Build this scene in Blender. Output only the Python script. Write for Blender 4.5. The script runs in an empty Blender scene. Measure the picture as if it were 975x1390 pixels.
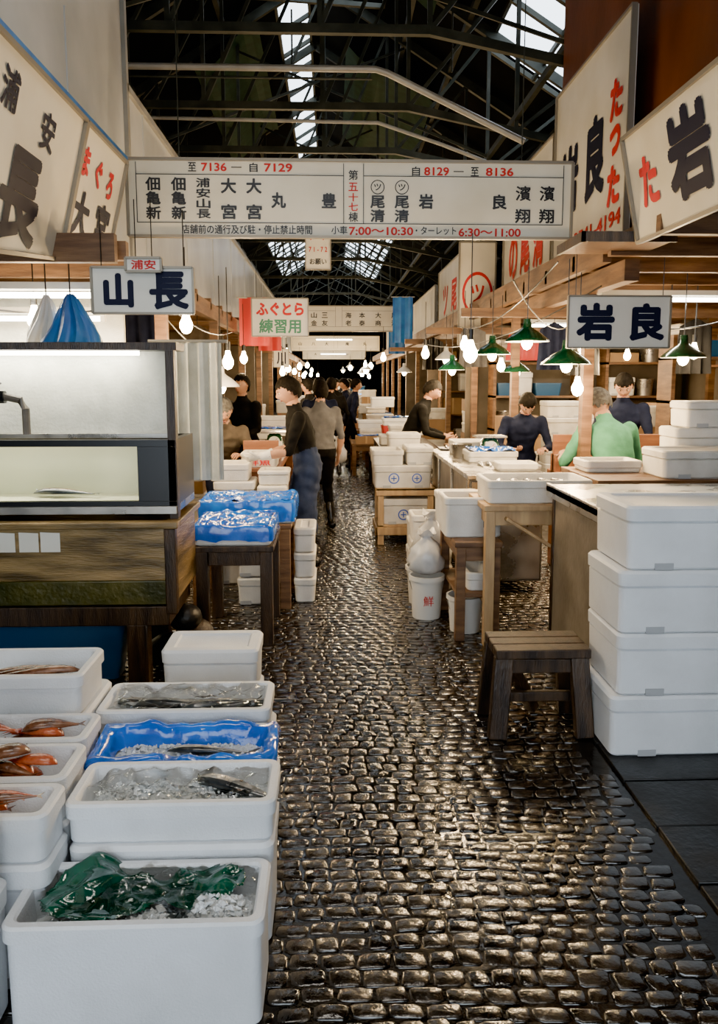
import bpy, math, random
import numpy as np
from mathutils import Vector, Matrix, noise
random.seed(7)
S=bpy.context.scene
V=Vector
# ---------------------------------------------------------------- materials
def M(name,c1,c2=None,scale=6,rough=.5,r2=None,metal=0,bump=0,bscale=30,em=None,es=0,trans=0,stretch=None,coat=0,spec=.5,lo=.35,hi=.68):
    m=bpy.data.materials.new(name); m.use_nodes=True
    nt=m.node_tree; N=nt.nodes; L=nt.links; b=N['Principled BSDF']
    b.inputs['Base Color'].default_value=(*c1,1); b.inputs['Roughness'].default_value=rough
    b.inputs['Metallic'].default_value=metal; b.inputs['Specular IOR Level'].default_value=spec
    b.inputs['Transmission Weight'].default_value=trans
    b.inputs['Coat Weight'].default_value=coat; b.inputs['Coat Roughness'].default_value=.1
    tc=N.new('ShaderNodeTexCoord'); mp=N.new('ShaderNodeMapping'); L.new(tc.outputs['Object'],mp.inputs[0])
    if stretch: mp.inputs['Scale'].default_value=stretch
    if c2 or r2 is not None:
        n=N.new('ShaderNodeTexNoise'); n.inputs['Scale'].default_value=scale; n.inputs['Detail'].default_value=6; fac=n.outputs['Fac']
        L.new(mp.outputs[0],n.inputs['Vector'])
        cr=N.new('ShaderNodeValToRGB'); cr.color_ramp.elements[0].position=lo; cr.color_ramp.elements[1].position=hi
        L.new(fac,cr.inputs[0])
        if c2:
            cr.color_ramp.elements[0].color=(*c1,1); cr.color_ramp.elements[1].color=(*c2,1)
            L.new(cr.outputs[0],b.inputs['Base Color'])
        if r2 is not None:
            mr=N.new('ShaderNodeMapRange'); mr.inputs['From Min'].default_value=.35; mr.inputs['From Max'].default_value=.65
            mr.inputs['To Min'].default_value=rough; mr.inputs['To Max'].default_value=r2
            L.new(fac,mr.inputs[0]); L.new(mr.outputs[0],b.inputs['Roughness'])
    if bump:
        n2=N.new('ShaderNodeTexNoise'); n2.inputs['Scale'].default_value=bscale; n2.inputs['Detail'].default_value=4
        L.new(mp.outputs[0],n2.inputs['Vector'])
        bp=N.new('ShaderNodeBump'); bp.inputs['Strength'].default_value=bump; bp.inputs['Distance'].default_value=.01
        L.new(n2.outputs['Fac'],bp.inputs['Height']); L.new(bp.outputs[0],b.inputs['Normal'])
    if em:
        b.inputs['Emission Color'].default_value=(*em,1); b.inputs['Emission Strength'].default_value=es
    return m
foam=M('styrofoam',(.78,.80,.82),(.60,.61,.61),scale=3.5,rough=.5,bump=.25,bscale=160,lo=.42,hi=.85)
foamW=M('styrofoam_warm',(.72,.70,.65),(.48,.45,.40),scale=5,rough=.55,bump=.25,bscale=160,lo=.4,hi=.8)
foamD=M('styrofoam_recess_shade',(.4,.41,.42),rough=.7)  # grey carries the shade of a notch in white foam
woodD=M('wood_dark_wet',(.018,.010,.006),(.07,.04,.02),scale=3,rough=.35,bump=.5,bscale=25,stretch=(8,8,1))
woodM=M('wood_mid',(.085,.04,.017),(.20,.105,.045),scale=3,rough=.55,bump=.3,bscale=25,stretch=(1,1,8))
woodL=M('wood_light',(.36,.22,.10),(.55,.37,.18),scale=3,rough=.5,bump=.2,bscale=20,stretch=(6,6,1))
woodR=M('wood_reddish',(.16,.055,.02),(.28,.11,.045),scale=2,rough=.5,bump=.2,stretch=(1,1,9))
woodB=M('wood_brown_wall',(.10,.032,.012),(.18,.06,.022),scale=2,rough=.6,bump=.2,stretch=(1,1,.4))
troughM=M('trough_wood_mossy',(.07,.045,.014),(.34,.22,.085),scale=2.5,rough=.35,bump=.5,bscale=18,stretch=(1,1,7))
moss=M('trough_algae',(.022,.026,.007),(.11,.095,.025),scale=5,rough=.3,bump=.5)
steel=M('stainless',(.34,.32,.29),(.50,.47,.42),scale=5,rough=.22,r2=.42,metal=.9,bump=.08)
steelD=M('steel_stained',(.13,.11,.085),(.26,.22,.17),scale=4,rough=.45,metal=.2,bump=.2)
black=M('black_plastic',(.010,.010,.011),rough=.35)
blackM=M('black_board',(.006,.006,.006),(.017,.016,.015),scale=6,rough=.3,r2=.55,bump=.4,bscale=40)
signW=M('sign_white',(.78,.76,.68),(.66,.63,.53),scale=2,rough=.35)
signC=M('sign_cream',(.76,.71,.58),(.64,.58,.44),scale=2,rough=.4)
sheetW=M('white_sheet_metal',(.60,.62,.62),(.44,.46,.46),scale=1.3,rough=.25,bump=.15,bscale=3)
frameM=M('sign_frame',(.25,.22,.17),rough=.4,metal=.4)
inkK=M('ink_black',(.010,.010,.012),rough=.4)
inkN=M('ink_navy',(.008,.010,.030),rough=.55,spec=.2)
inkR=M('ink_red',(.55,.02,.02),rough=.5,spec=.2)
inkB=M('ink_blue',(.03,.10,.50),rough=.4)
inkG=M('ink_green',(.02,.20,.09),rough=.4)
blueF=M('blue_plastic_film',(.004,.085,.50),(.015,.18,.75),scale=7,rough=.12,bump=.6,bscale=14,coat=.5)
blueT=M('blue_tub',(.015,.07,.16),rough=.35)
greenF=M('green_leaf_sheet',(.002,.040,.025),(.006,.09,.05),scale=9,rough=.12,bump=.5,bscale=22,coat=.8)
iceM=M('ice',(.90,.94,.96),rough=.10,trans=.12,coat=.5)
slush=M('ice_slush',(.66,.70,.72),(.84,.88,.89),scale=30,rough=.15,bump=.8,bscale=60)
fishS=M('fish_silver',(.22,.21,.19),(.60,.58,.54),scale=9,rough=.2,bump=.2,bscale=80,coat=.5)
fishD=M('fish_dark_back',(.02,.023,.027),(.07,.08,.08),scale=14,rough=.2,bump=.2,bscale=80,coat=.6)
fishR=M('fish_red',(.30,.025,.010),(.55,.13,.045),scale=22,rough=.22,bump=.3,bscale=90,coat=.5)
fishB=M('fish_brown',(.06,.022,.012),(.28,.12,.06),scale=24,rough=.25,bump=.3,bscale=60,coat=.5)
eyeK=M('eye_black',(.005,.005,.005),rough=.1); eyeW=M('eye_white',(.6,.6,.55),rough=.2)
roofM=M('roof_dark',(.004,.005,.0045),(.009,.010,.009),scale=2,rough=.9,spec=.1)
netM=M('green_roof_netting',(.004,.03,.015),(.010,.05,.028),scale=5,rough=.8)
trussM=M('truss_steel',(.022,.027,.022),(.05,.054,.044),scale=4,rough=.6,spec=.3)
pipeM=M('pipe_grey',(.24,.23,.20),(.34,.33,.29),rough=.4,scale=4)
concM=M('concrete_wet',(.016,.013,.010),(.04,.033,.025),scale=4,rough=.2,r2=.45,bump=.3)
stoneM=M('cobble_wet',(.0075,.0055,.004),(.034,.025,.016),scale=10,rough=.09,r2=.27,bump=.32,bscale=40,spec=.9,coat=.35)
groutM=M('grout_wet',(.006,.0045,.003),(.012,.009,.006),scale=20,rough=.05,r2=.22,bump=.2)
wallM=M('wall_dingy',(.06,.048,.034),(.14,.11,.08),scale=2,rough=.7)
ceilM=M('ceiling_ply',(.09,.045,.019),(.17,.09,.04),scale=2,rough=.6,stretch=(1,6,1))
card=M('cardboard',(.24,.14,.065),(.32,.20,.10),scale=3,rough=.8)
bulbM=M('bulb_glow',(1,.8,.5),em=(1,.74,.38),es=120)
tubeM=M('fluorescent_glow',(1,1,.95),em=(1,.94,.78),es=25)
greenE=M('green_enamel',(.004,.035,.017),(.008,.055,.027),rough=.2,scale=4,coat=.5)
whiteE=M('white_enamel',(.7,.7,.65),rough=.3)
tankP=M('tank_lit_sheet',(.68,.67,.58),(.46,.46,.39),scale=5,rough=.3,bump=.3,bscale=60)
tankG=M('tank_water_back',(.42,.43,.28),(.58,.57,.40),scale=1.5,rough=.4)
tubW=M('white_bucket',(.62,.60,.55),rough=.35)
bagW=M('white_bag',(.66,.65,.63),(.5,.5,.5),scale=9,rough=.25,bump=.5,bscale=12,trans=.15)
redP=M('red_banner',(.45,.03,.025),rough=.5); blueP=M('blue_banner',(.015,.10,.34),(.03,.18,.48),scale=5,rough=.35,bump=.4,bscale=12)
skin=M('skin',(.34,.175,.105),(.44,.24,.15),scale=8,rough=.55,spec=.3)
hairK=M('hair_black',(.004,.0035,.003),(.011,.009,.008),scale=40,rough=.75,spec=.1,bump=.5,bscale=90); hairG=M('hair_grey',(.04,.037,.034),(.09,.085,.08),scale=40,rough=.8,spec=.1,bump=.5,bscale=90)
lipM=M('lips',(.27,.09,.07),rough=.45)
def clear(name):
    m=bpy.data.materials.new(name); m.use_nodes=True; nt=m.node_tree; N=nt.nodes; L=nt.links
    N.remove(N['Principled BSDF']); t=N.new('ShaderNodeBsdfTransparent'); t.inputs[0].default_value=(.97,.98,.98,1); gl=N.new('ShaderNodeBsdfGlossy'); gl.inputs['Roughness'].default_value=.08
    fr=N.new('ShaderNodeFresnel'); fr.inputs[0].default_value=1.4; mx=N.new('ShaderNodeMixShader')
    L.new(fr.outputs[0],mx.inputs[0]);L.new(t.outputs[0],mx.inputs[1]);L.new(gl.outputs[0],mx.inputs[2]);L.new(mx.outputs[0],N['Material Output'].inputs[0]); return m
filmM=clear('clear_film'); glassM=clear('tank_glass')
def cloth(n,c): return M(n,c,tuple(x*1.5+.002 for x in c),scale=9,rough=.9,bump=.6,bscale=14,spec=.15)
cBlack=cloth('cloth_black',(.004,.004,.0045)); cNavy=cloth('cloth_navy',(.007,.010,.025)); cDenim=cloth('cloth_denim',(.016,.024,.052))
cGrey=cloth('cloth_grey',(.08,.078,.08)); cGreen=cloth('cloth_green',(.05,.17,.10)); cBrown=cloth('cloth_brown',(.07,.055,.04)); cWhite=cloth('cloth_white',(.5,.5,.48))
bootM=M('rubber_boot',(.01,.01,.011),rough=.25)
# ---------------------------------------------------------------- mesh builder
class MB:
    def __init__(s): s.v=[];s.f=[];s.m=[];s.mats=[]
    def mi(s,mat):
        if mat not in s.mats: s.mats.append(mat)
        return s.mats.index(mat)
    def add(s,vs,fs,mat):
        o=len(s.v); s.v+= [tuple(p) for p in vs]; i=s.mi(mat)
        for f in fs: s.f.append(tuple(o+k for k in f)); s.m.append(i)
    def box(s,x0,x1,y0,y1,z0,z1,mat,rot=0):
        vs=[(x,y,z) for z in (z0,z1) for y in (y0,y1) for x in (x0,x1)]
        if rot:
            cx,cy=(x0+x1)/2,(y0+y1)/2; c,sn=math.cos(rot),math.sin(rot)
            vs=[(cx+(x-cx)*c-(y-cy)*sn,cy+(x-cx)*sn+(y-cy)*c,z) for x,y,z in vs]
        s.add(vs,[(0,2,3,1),(4,5,7,6),(0,1,5,4),(2,6,7,3),(0,4,6,2),(1,3,7,5)],mat)
    def beam(s,p,q,w,h,mat,up=(0,0,1)):
        p=V(p);q=V(q);t=(q-p).normalized();u=V(up)
        if abs(t.dot(u))>.98: u=V((0,1,0))
        a=t.cross(u).normalized();b=a.cross(t).normalized();vs=[]
        for c in (p,q):
            for i,j in ((-1,-1),(1,-1),(1,1),(-1,1)): vs.append(c+a*(w/2*i)+b*(h/2*j))
        s.add(vs,[(0,1,2,3),(7,6,5,4),(0,4,5,1),(1,5,6,2),(2,6,7,3),(3,7,4,0)],mat)
    def loops(s,ls,mat,c0=True,c1=True):
        n=len(ls[0]);vs=[p for l in ls for p in l];fs=[]
        for i in range(len(ls)-1):
            for j in range(n):
                k=(j+1)%n; fs.append((i*n+j,i*n+k,(i+1)*n+k,(i+1)*n+j))
        if c0: fs.append(tuple(reversed(range(n))))
        if c1: fs.append(tuple((len(ls)-1)*n+j for j in range(n)))
        s.add(vs,fs,mat)
    def path(s,pts,rads,mat,n=10,xa=None):
        pts=[V(p) for p in pts];ls=[]
        for i,p in enumerate(pts):
            t=(pts[min(i+1,len(pts)-1)]-pts[max(i-1,0)]).normalized()
            x=V(xa) if xa else (V((1,0,0)) if abs(t.x)<.8 else V((0,1,0)))
            x=(x-t*x.dot(t)).normalized(); y=t.cross(x)
            r=rads[i] if hasattr(rads,'__len__') else rads
            rx,ry=r if hasattr(r,'__len__') else (r,r)
            ls.append([p+x*(rx*math.cos(2*math.pi*k/n))+y*(ry*math.sin(2*math.pi*k/n)) for k in range(n)])
        s.loops(ls,mat)
    def rev(s,c,prof,mat,n=20,c0=False,c1=False):
        s.loops([[(c[0]+r*math.cos(2*math.pi*k/n),c[1]+r*math.sin(2*math.pi*k/n),c[2]+z) for k in range(n)] for r,z in prof],mat,c0,c1)
    def ell(s,c,r,mat,nu=12,nv=8,R=None):
        ls=[]
        for i in range(nv+1):
            a=-math.pi/2+math.pi*(i+.02)/(nv+.04); l=[]
            for k in range(nu):
                p=V((r[0]*math.cos(a)*math.cos(2*math.pi*k/nu),r[1]*math.cos(a)*math.sin(2*math.pi*k/nu),r[2]*math.sin(a)))
                if R: p=R@p
                l.append(V(c)+p)
            ls.append(l)
        s.loops(ls,mat)
    def build(s,name,bevel=0,smooth=35,parent=None):
        a=np.array([tuple(p) for p in s.v],dtype=float)
        o=np.array([(a[:,0].min()+a[:,0].max())/2,(a[:,1].min()+a[:,1].max())/2,a[:,2].min()])
        me=bpy.data.meshes.new(name); me.from_pydata((a-o).tolist(),[],s.f)
        for m in s.mats: me.materials.append(m)
        me.polygons.foreach_set('material_index',s.m)
        me.update()
        if smooth:
            me.polygons.foreach_set('use_smooth',[True]*len(me.polygons)); me.set_sharp_from_angle(angle=math.radians(smooth))
        ob=bpy.data.objects.new(name,me); S.collection.objects.link(ob); ob.location=o.tolist()
        if bevel:
            b=ob.modifiers.new('b','BEVEL'); b.width=bevel; b.segments=2; b.limit_method='ANGLE'
        if parent: par(ob,parent)
        return ob
def par(ob,p):
    ob.parent=p; ob.matrix_parent_inverse=Matrix.Translation(-V(p.location))
def text(body,pos,w,h,mat,parent,right=(1,0,0),up=(0,0,1),bold=0.0,name='lettering'):
    cu=bpy.data.curves.new(name,'FONT'); cu.body=body; cu.size=1; cu.resolution_u=3
    tmp=bpy.data.objects.new('t',cu); S.collection.objects.link(tmp)
    dg=bpy.context.evaluated_depsgraph_get(); me=bpy.data.meshes.new_from_object(tmp.evaluated_get(dg))
    bpy.data.objects.remove(tmp)
    n=len(me.vertices)
    if not n: return
    a=np.empty(n*3); me.vertices.foreach_get('co',a); a=a.reshape(-1,3)
    polys=[tuple(p.vertices) for p in me.polygons]
    mn,mx=a.min(0),a.max(0); c=(mn+mx)/2; d=np.maximum(mx-mn,1e-4)
    B=bold*.9; dd=d[:2]+2*B
    if w is None: sy=h/dd[1]; sx=sy
    elif h is None: sx=w/dd[0]; sy=sx
    else: sx=w/dd[0]; sy=h/dd[1]
    r=np.array(V(right).normalized()); u=np.array(V(up).normalized()); nn=np.cross(r,u)
    offs=[(0,0)]
    if B: offs+=[(B*math.cos(k*math.pi/4),B*math.sin(k*math.pi/4)) for k in range(8)]
    vs=[];fs=[]
    for i,(ox,oy) in enumerate(offs):
        b=np.outer((a[:,0]-c[0]+ox)*sx,r)+np.outer((a[:,1]-c[1]+oy)*sy,u)+nn*(.0015+.00012*i)
        vs.append(b); fs+=[tuple(q+i*n for q in p) for p in polys]
    m2=bpy.data.meshes.new(name); m2.from_pydata(np.concatenate(vs).tolist(),[],fs); m2.update(); m2.materials.append(mat)
    ob=bpy.data.objects.new(name,m2); S.collection.objects.link(ob); ob.location=pos
    par(ob,parent); return ob
# ---------------------------------------------------------------- camera/world
cam=bpy.data.cameras.new('camera'); co=bpy.data.objects.new('camera',cam); S.collection.objects.link(co); S.camera=co
co.location=(0,0,1.65); co.rotation_euler=(math.radians(90-7.33),0,math.radians(-2.04))
cam.sensor_fit='VERTICAL'; cam.sensor_height=24; cam.lens=1050/1390*24; cam.shift_y=-45/1390; cam.clip_start=.02
w=bpy.data.worlds.new('world'); S.world=w; w.use_nodes=True
w.node_tree.nodes['Background'].inputs[0].default_value=(.80,.90,1,1); w.node_tree.nodes['Background'].inputs[1].default_value=6.0
# ---------------------------------------------------------------- shell
g=MB(); g.box(-9,9,-3,60,-.2,-.0055,groutM); g.build('floor',smooth=0)
g=MB(); y=.9; row=0
while y<28:
    d=random.uniform(.056,.070) if y<9 else (.085 if y<14 else .14)
    x=-1.7+random.uniform(0,.08)
    while x<2.2:
        wd=random.uniform(.062,.108) if y<9 else (.12 if y<14 else .16)
        if not(x+wd>1.19 and y<3.6):
            cx,cy=x+wd/2,y+d/2+.045*math.sin(x*2.1+y*.8)+.008*math.sin(x*7+row)+random.uniform(-.003,.003)
            hx,hy=wd/2-.003,d/2-.003; zt=random.gauss(-.001,.0014); tx,ty=random.gauss(0,.022),random.gauss(0,.028)
            sk=random.uniform(-.006,.006); an=random.uniform(-.07,.07); cr_=[random.uniform(.6,.85) for _ in range(4)]
            ls=[]
            for (ins,z) in ((0,-.02),(0,-.006),(.002,-.002),(.007,0)):
                l=[]
                for (i,j) in ((-1,-cr_[0]),(-cr_[0],-1),(cr_[1],-1),(1,-cr_[1]),(1,cr_[2]),(cr_[2],1),(-cr_[3],1),(-1,cr_[3])):
                    px,py=i*(hx-ins)+sk*j,j*(hy-ins)
                    l.append((cx+px-py*an,cy+py+px*an,zt+z+(px*tx+py*ty if z>-.015 else 0)))
                ls.append(l)
            g.loops(ls,stoneM,False,True)
        x+=wd
    y+=d; row+=1
g.build('cobblestone_paving',smooth=42)
g=MB()
for i in range(9):
    yy=3.62-i*.33
    g.box(1.2,2.0,yy-.32,yy,-.016,.008+.003*(i%2),blackM); g.box(2.01,3.2,yy-.32,yy,-.016,.008,blackM)
g.build('black_floor_boards',bevel=.004)
g=MB(); g.box(-9,-1.75,-3,60,-.016,-.002,concM); g.box(2.2,9,3.7,60,-.016,-.002,concM); g.build('concrete_slab')
holes=[(-1.3,.9,12.5,13.8),(-.95,-.38,14.6,24.5),(2.5,4.7,9.7,12.9),(.7,2.4,27,44),(-2.6,-1.1,27,44)]
def rz(x): return 8.6-.62*abs(x+.3)
xs=sorted({-12,-.3,11.5,*[h[0] for h in holes],*[h[1] for h in holes]}); ys=sorted({-3,60,*[h[2] for h in holes],*[h[3] for h in holes]})
g=MB()
for i in range(len(xs)-1):
    for j in range(len(ys)-1):
        a,b,c,d=xs[i],xs[i+1],ys[j],ys[j+1]; mx,my=(a+b)/2,(c+d)/2
        if any(h[0]<mx<h[1] and h[2]<my<h[3] for h in holes): continue
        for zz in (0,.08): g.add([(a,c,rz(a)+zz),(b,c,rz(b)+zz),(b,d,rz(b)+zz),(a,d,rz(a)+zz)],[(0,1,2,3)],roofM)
g.build('ceiling',smooth=0)
g=MB()
for h in holes:
    n=max(2,int((h[3]-h[2])/1.1)); 
    for k in range(n+1):
        yy=h[2]+(h[3]-h[2])*k/n; g.beam((h[0],yy,rz(h[0])-.03),(h[1],yy,rz(h[1])-.03),.07,.07,trussM)
    for k in range(2 if h[1]-h[0]<1 else 4):
        xx=h[0]+(h[1]-h[0])*k/(1 if h[1]-h[0]<1 else 3); g.beam((xx,h[2],rz(xx)-.03),(xx,h[3],rz(xx)-.03),.05,.07,trussM)
g.build('skylight_mullions',smooth=0)
g=MB()
for (x0,x1,y0,y1) in ((-1.9,1.5,10.4,11.9),(-2.3,-1.2,14,19),(.3,1.9,15,20)):
    for i in range(8):
        a,b=x0+(x1-x0)*i/8,x0+(x1-x0)*(i+1)/8; za,zb=rz(a)-.5-.12*math.sin(i*.8),rz(b)-.5-.12*math.sin((i+1)*.8)
        g.add([(a,y0,za),(b,y0,zb),(b,y1,zb-.1),(a,y1,za-.1)],[(0,1,2,3)],netM)
g.build('roof_netting',smooth=60)
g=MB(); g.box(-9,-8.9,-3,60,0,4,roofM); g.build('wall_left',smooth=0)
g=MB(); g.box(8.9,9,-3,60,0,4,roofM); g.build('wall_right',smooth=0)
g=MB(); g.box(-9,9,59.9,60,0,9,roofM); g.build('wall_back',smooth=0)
g=MB(); g.box(-9,-2.6,-3.1,-3,0,9,roofM); g.box(2.6,9,-3.1,-3,0,9,roofM); g.box(-2.6,2.6,-3.1,-3,3.8,9,roofM); g.build('wall_front',smooth=0)  # unseen wall behind camera, opening sized to control the fill daylight
g=MB(); ty=[8.2,10.4,12.3,14.3,17,20,23,27,32,38,45]
for yy in ty:
    zc=5.1
    g.beam((-5,yy,zc),(1.0,yy,zc),.07,.09,trussM); g.beam((1.0,yy,zc),(5,yy,zc-.8),.07,.09,trussM)
    g.beam((-6,yy,rz(-6)-.12),(-.3,yy,rz(-.3)-.12),.08,.14,trussM); g.beam((-.3,yy,rz(-.3)-.12),(6,yy,rz(6)-.12),.08,.14,trussM)
    pts=[-4.5,-3,-1.6,-.1,1,2.4,3.8]
    for i,x in enumerate(pts):
        zz=zc-(max(0,x-1))*.2
        g.beam((x,yy,zz),(x,yy,rz(x)-.15),.05,.05,trussM)
        if i+1<len(pts):
            x2=pts[i+1]; g.beam((x,yy,zz),(x2,yy,rz(x2)-.15),.045,.045,trussM)
for x in (-5,-3.4,-1.8,1.3,2.1,3.9,5):
    g.beam((x,4,rz(x)-.1),(x,50,rz(x)-.1),.08,.1,trussM)
for x in (-3.0,2.4): g.beam((x,4,5.0),(x,50,5.0),.06,.08,trussM)
for i in range(10):
    g.beam((-3,8.2+i*4,5),(1.3,10.4+i*4,rz(1.3)-.2),.04,.04,trussM); g.beam((2.4,8.2+i*4,5),(-1.8,10.6+i*4,rz(-1.8)-.2),.04,.04,trussM)
g.build('roof_truss',smooth=0)
g=MB()
g.path([(-2.35,8.7,4.92),(.49,8.7,4.92),(.62,8.7,4.88),(2.1,8.7,4.2)],.035,pipeM); g.path([(-2.35,8.7,4.82),(.45,8.7,4.82)],.012,trussM)
g.path([(-2.4,10.2,4.88),(.6,10.2,4.85),(1.4,10.2,4.60),(2.1,10.2,4.35)],.022,pipeM)
for x in(-1.6,-.4,1.3): g.path([(x,8.7,4.9),(x,8.7,5.5)],.010,trussM)
g.build('overhead_conduit')
# ---------------------------------------------------------------- foam boxes
def rr(cx,cy,hx,hy,r,z,rot=0,n=4):
    l=[]; c,s_=math.cos(rot),math.sin(rot)
    for (sx,sy,a0) in ((1,1,0),(-1,1,90),(-1,-1,180),(1,-1,270)):
        for k in range(n+1):
            a=math.radians(a0+90*k/n); x=sx*(hx-r)+r*math.cos(a); y=sy*(hy-r)+r*math.sin(a)
            l.append((cx+x*c-y*s_,cy+x*s_+y*c,z))
    return l
def foam_box(x0,x1,y0,y1,z0,z1,op=True,rot=0,mat=None,name='styrofoam_box',wall=.03):
    mat=mat or foam; cx,cy,hx,hy=(x0+x1)/2,(y0+y1)/2,(x1-x0)/2,(y1-y0)/2; g=MB()
    if op:
        prof=[(.018,z0),(.010,z0+.008),(.009,z1-.05),(0,z1-.044),(0,z1-.007),(.006,z1),(wall-.006,z1),(wall,z1-.006),(wall+.012,z0+.028)]
        g.loops([rr(cx,cy,hx-a,hy-a,max(.035-a*.5,.008),z,rot) for a,z in prof],mat)
    else:
        lz=min(.07,(z1-z0)*.3)
        prof=[(.022,z0),(.012,z0+.01),(.007,z1-lz-.006),(.020,z1-lz),(.002,z1-lz+.006),(0,z1-.012),(.010,z1),(.05,z1),(.058,z1-.008)]
        g.loops([rr(cx,cy,hx-a,hy-a,max(.035-a*.5,.008),z,rot) for a,z in prof],mat)
        if hx>.12 and z1-z0>.15:
            for sx in (-.55,.55):
                g.box(cx+sx*hx-.04,cx+sx*hx+.04,cy-hy+.006,cy-hy+.025,z0+.002,z0+.03,foamD)  # notch shade painted as grey blocks, no recess is cut
    return g.build(name,smooth=40)
def chunk(g,c,s_,mat):
    c=V(c); base=[(1,0,0),(-1,0,0),(0,1,0),(0,-1,0),(0,0,1),(0,0,-1)]
    a=random.uniform(0,3); ca,sa=math.cos(a),math.sin(a); vs=[]
    for p in base:
        q=V(p)*s_*random.uniform(.6,1.35)+V((random.uniform(-.3,.3),random.uniform(-.3,.3),random.uniform(-.3,.3)))*s_
        vs.append(c+V((q.x*ca-q.y*sa,q.x*sa+q.y*ca,q.z*.75)))
    g.add(vs,[(0,2,4),(2,1,4),(1,3,4),(3,0,4),(2,0,5),(1,2,5),(3,1,5),(0,3,5)],mat)
def ice(x0,x1,y0,y1,z,h,n,sz=.012,name='crushed_ice'):
    g=MB(); nx,ny=14,8; vs=[]
    for j in range(ny+1):
        for i in range(nx+1):
            x=x0+(x1-x0)*i/nx; y=y0+(y1-y0)*j/ny; e=min(i,nx-i,2)/2*min(j,ny-j,2)/2
            vs.append((x,y,z+h*e*.8*(.6+.6*noise.noise(V((x*9,y*9,z))))))
    g.add(vs,[(j*(nx+1)+i,j*(nx+1)+i+1,(j+1)*(nx+1)+i+1,(j+1)*(nx+1)+i) for j in range(ny) for i in range(nx)],slush)
    for _ in range(n*2):
        u,v=random.uniform(.03,.97),random.uniform(.05,.95); x=x0+(x1-x0)*u; y=y0+(y1-y0)*v
        e=min(1,min(u,1-u)*6)*min(1,min(v,1-v)*5); s_=sz*random.uniform(.4,1.1)
        chunk(g,(x,y,z+h*e*random.uniform(.5,.95)),s_,iceM)
    return g.build(name,smooth=0)
def sheet(x0,x1,y0,y1,z,amp,mat,name,nx=46,ny=26,freq=9,shape=None,zf=None):
    g=MB(); vs=[]; fs=[]
    for j in range(ny+1):
        for i in range(nx+1):
            u,v=i/nx,j/ny; x=x0+(x1-x0)*u; y=y0+(y1-y0)*v
            p=V((x*freq,y*freq,z*3)); r=abs(noise.noise(p))+.5*abs(noise.noise(p*2.3))
            zz=z+amp*(1-1.6*r)+(zf(u,v) if zf else 0)
            vs.append((x+.012*noise.noise(p*1.7+V((9,0,0))),y+.012*noise.noise(p*1.7),zz))
    for j in range(ny):
        for i in range(nx):
            if shape and not shape((i+.5)/nx,(j+.5)/ny): continue
            fs.append((j*(nx+1)+i,j*(nx+1)+i+1,(j+1)*(nx+1)+i+1,(j+1)*(nx+1)+i))
    g.add(vs,fs,mat); ob=g.build(name,smooth=50)
    if mat is not filmM: m=ob.modifiers.new('s','SOLIDIFY'); m.thickness=.002
    return ob
def fish(c,L,head,m1,m2,name='whole_fish',fat=.16,bend=0):
    g=MB(); d=V((math.cos(head),math.sin(head),0)); n=V((-d.y,d.x,0)); c=V(c)
    P=[(0,.02),(.03,.35),(.1,.72),(.2,.95),(.35,1),(.5,.9),(.65,.68),(.8,.4),(.9,.22),(.95,.2)]
    def ax(t): return c+d*(.5-t)*L+n*(bend*L*(t-.4)**2)
    K=16; rings=[]
    for t,r in P:
        p=ax(t); w_=fat*L*.5*r; rings.append([p+n*(w_*math.cos(2*math.pi*k/K))+V((0,0,w_*.55*(1+math.sin(2*math.pi*k/K)))) for k in range(K)])
    vs=[p for l in rings for p in l]; f1=[];f2=[]
    for i in range(len(P)-1):
        for k in range(K):
            q=(i*K+k,i*K+(k+1)%K,(i+1)*K+(k+1)%K,(i+1)*K+k)
            (f2 if math.cos(2*math.pi*(k+.5)/K)>.35 else f1).append(q)
    f1+= [tuple(reversed(range(K))),tuple((len(P)-1)*K+j for j in range(K))]
    g.add(vs,f1,m1); g.add(vs,f2,m2)
    z=V((0,0,.02*L)); tb=ax(.94)+z
    g.add([tb+n*.02*L,ax(1.08)+n*.12*L+z,ax(1.02)+z,ax(1.08)-n*.12*L+z,tb-n*.02*L],[(0,1,2,4),(4,2,3)],m2)
    w_=fat*L*.5
    g.add([ax(.3)+n*w_*.9+z,ax(.36)+n*(w_+.06*L)+z,ax(.6)+n*(w_*.8+.03*L)+z,ax(.68)+n*w_*.6+z],[(0,1,2,3)],m2)
    g.add([ax(.24)-n*w_*.1+V((0,0,w_*1.0)),ax(.38)-n*w_*.5+V((0,0,w_*.95)),ax(.36)+n*w_*.05+V((0,0,w_*1.1))],[(0,1,2)],m2)
    g.ell(ax(.07)+n*w_*.15+V((0,0,w_*.78)),(.014*L,.014*L,.010*L),eyeW,8,6); g.ell(ax(.07)+n*w_*.15+V((0,0,w_*.86)),(.008*L,.008*L,.007*L),eyeK,8,6)
    return g.build(name,smooth=60)
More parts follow.
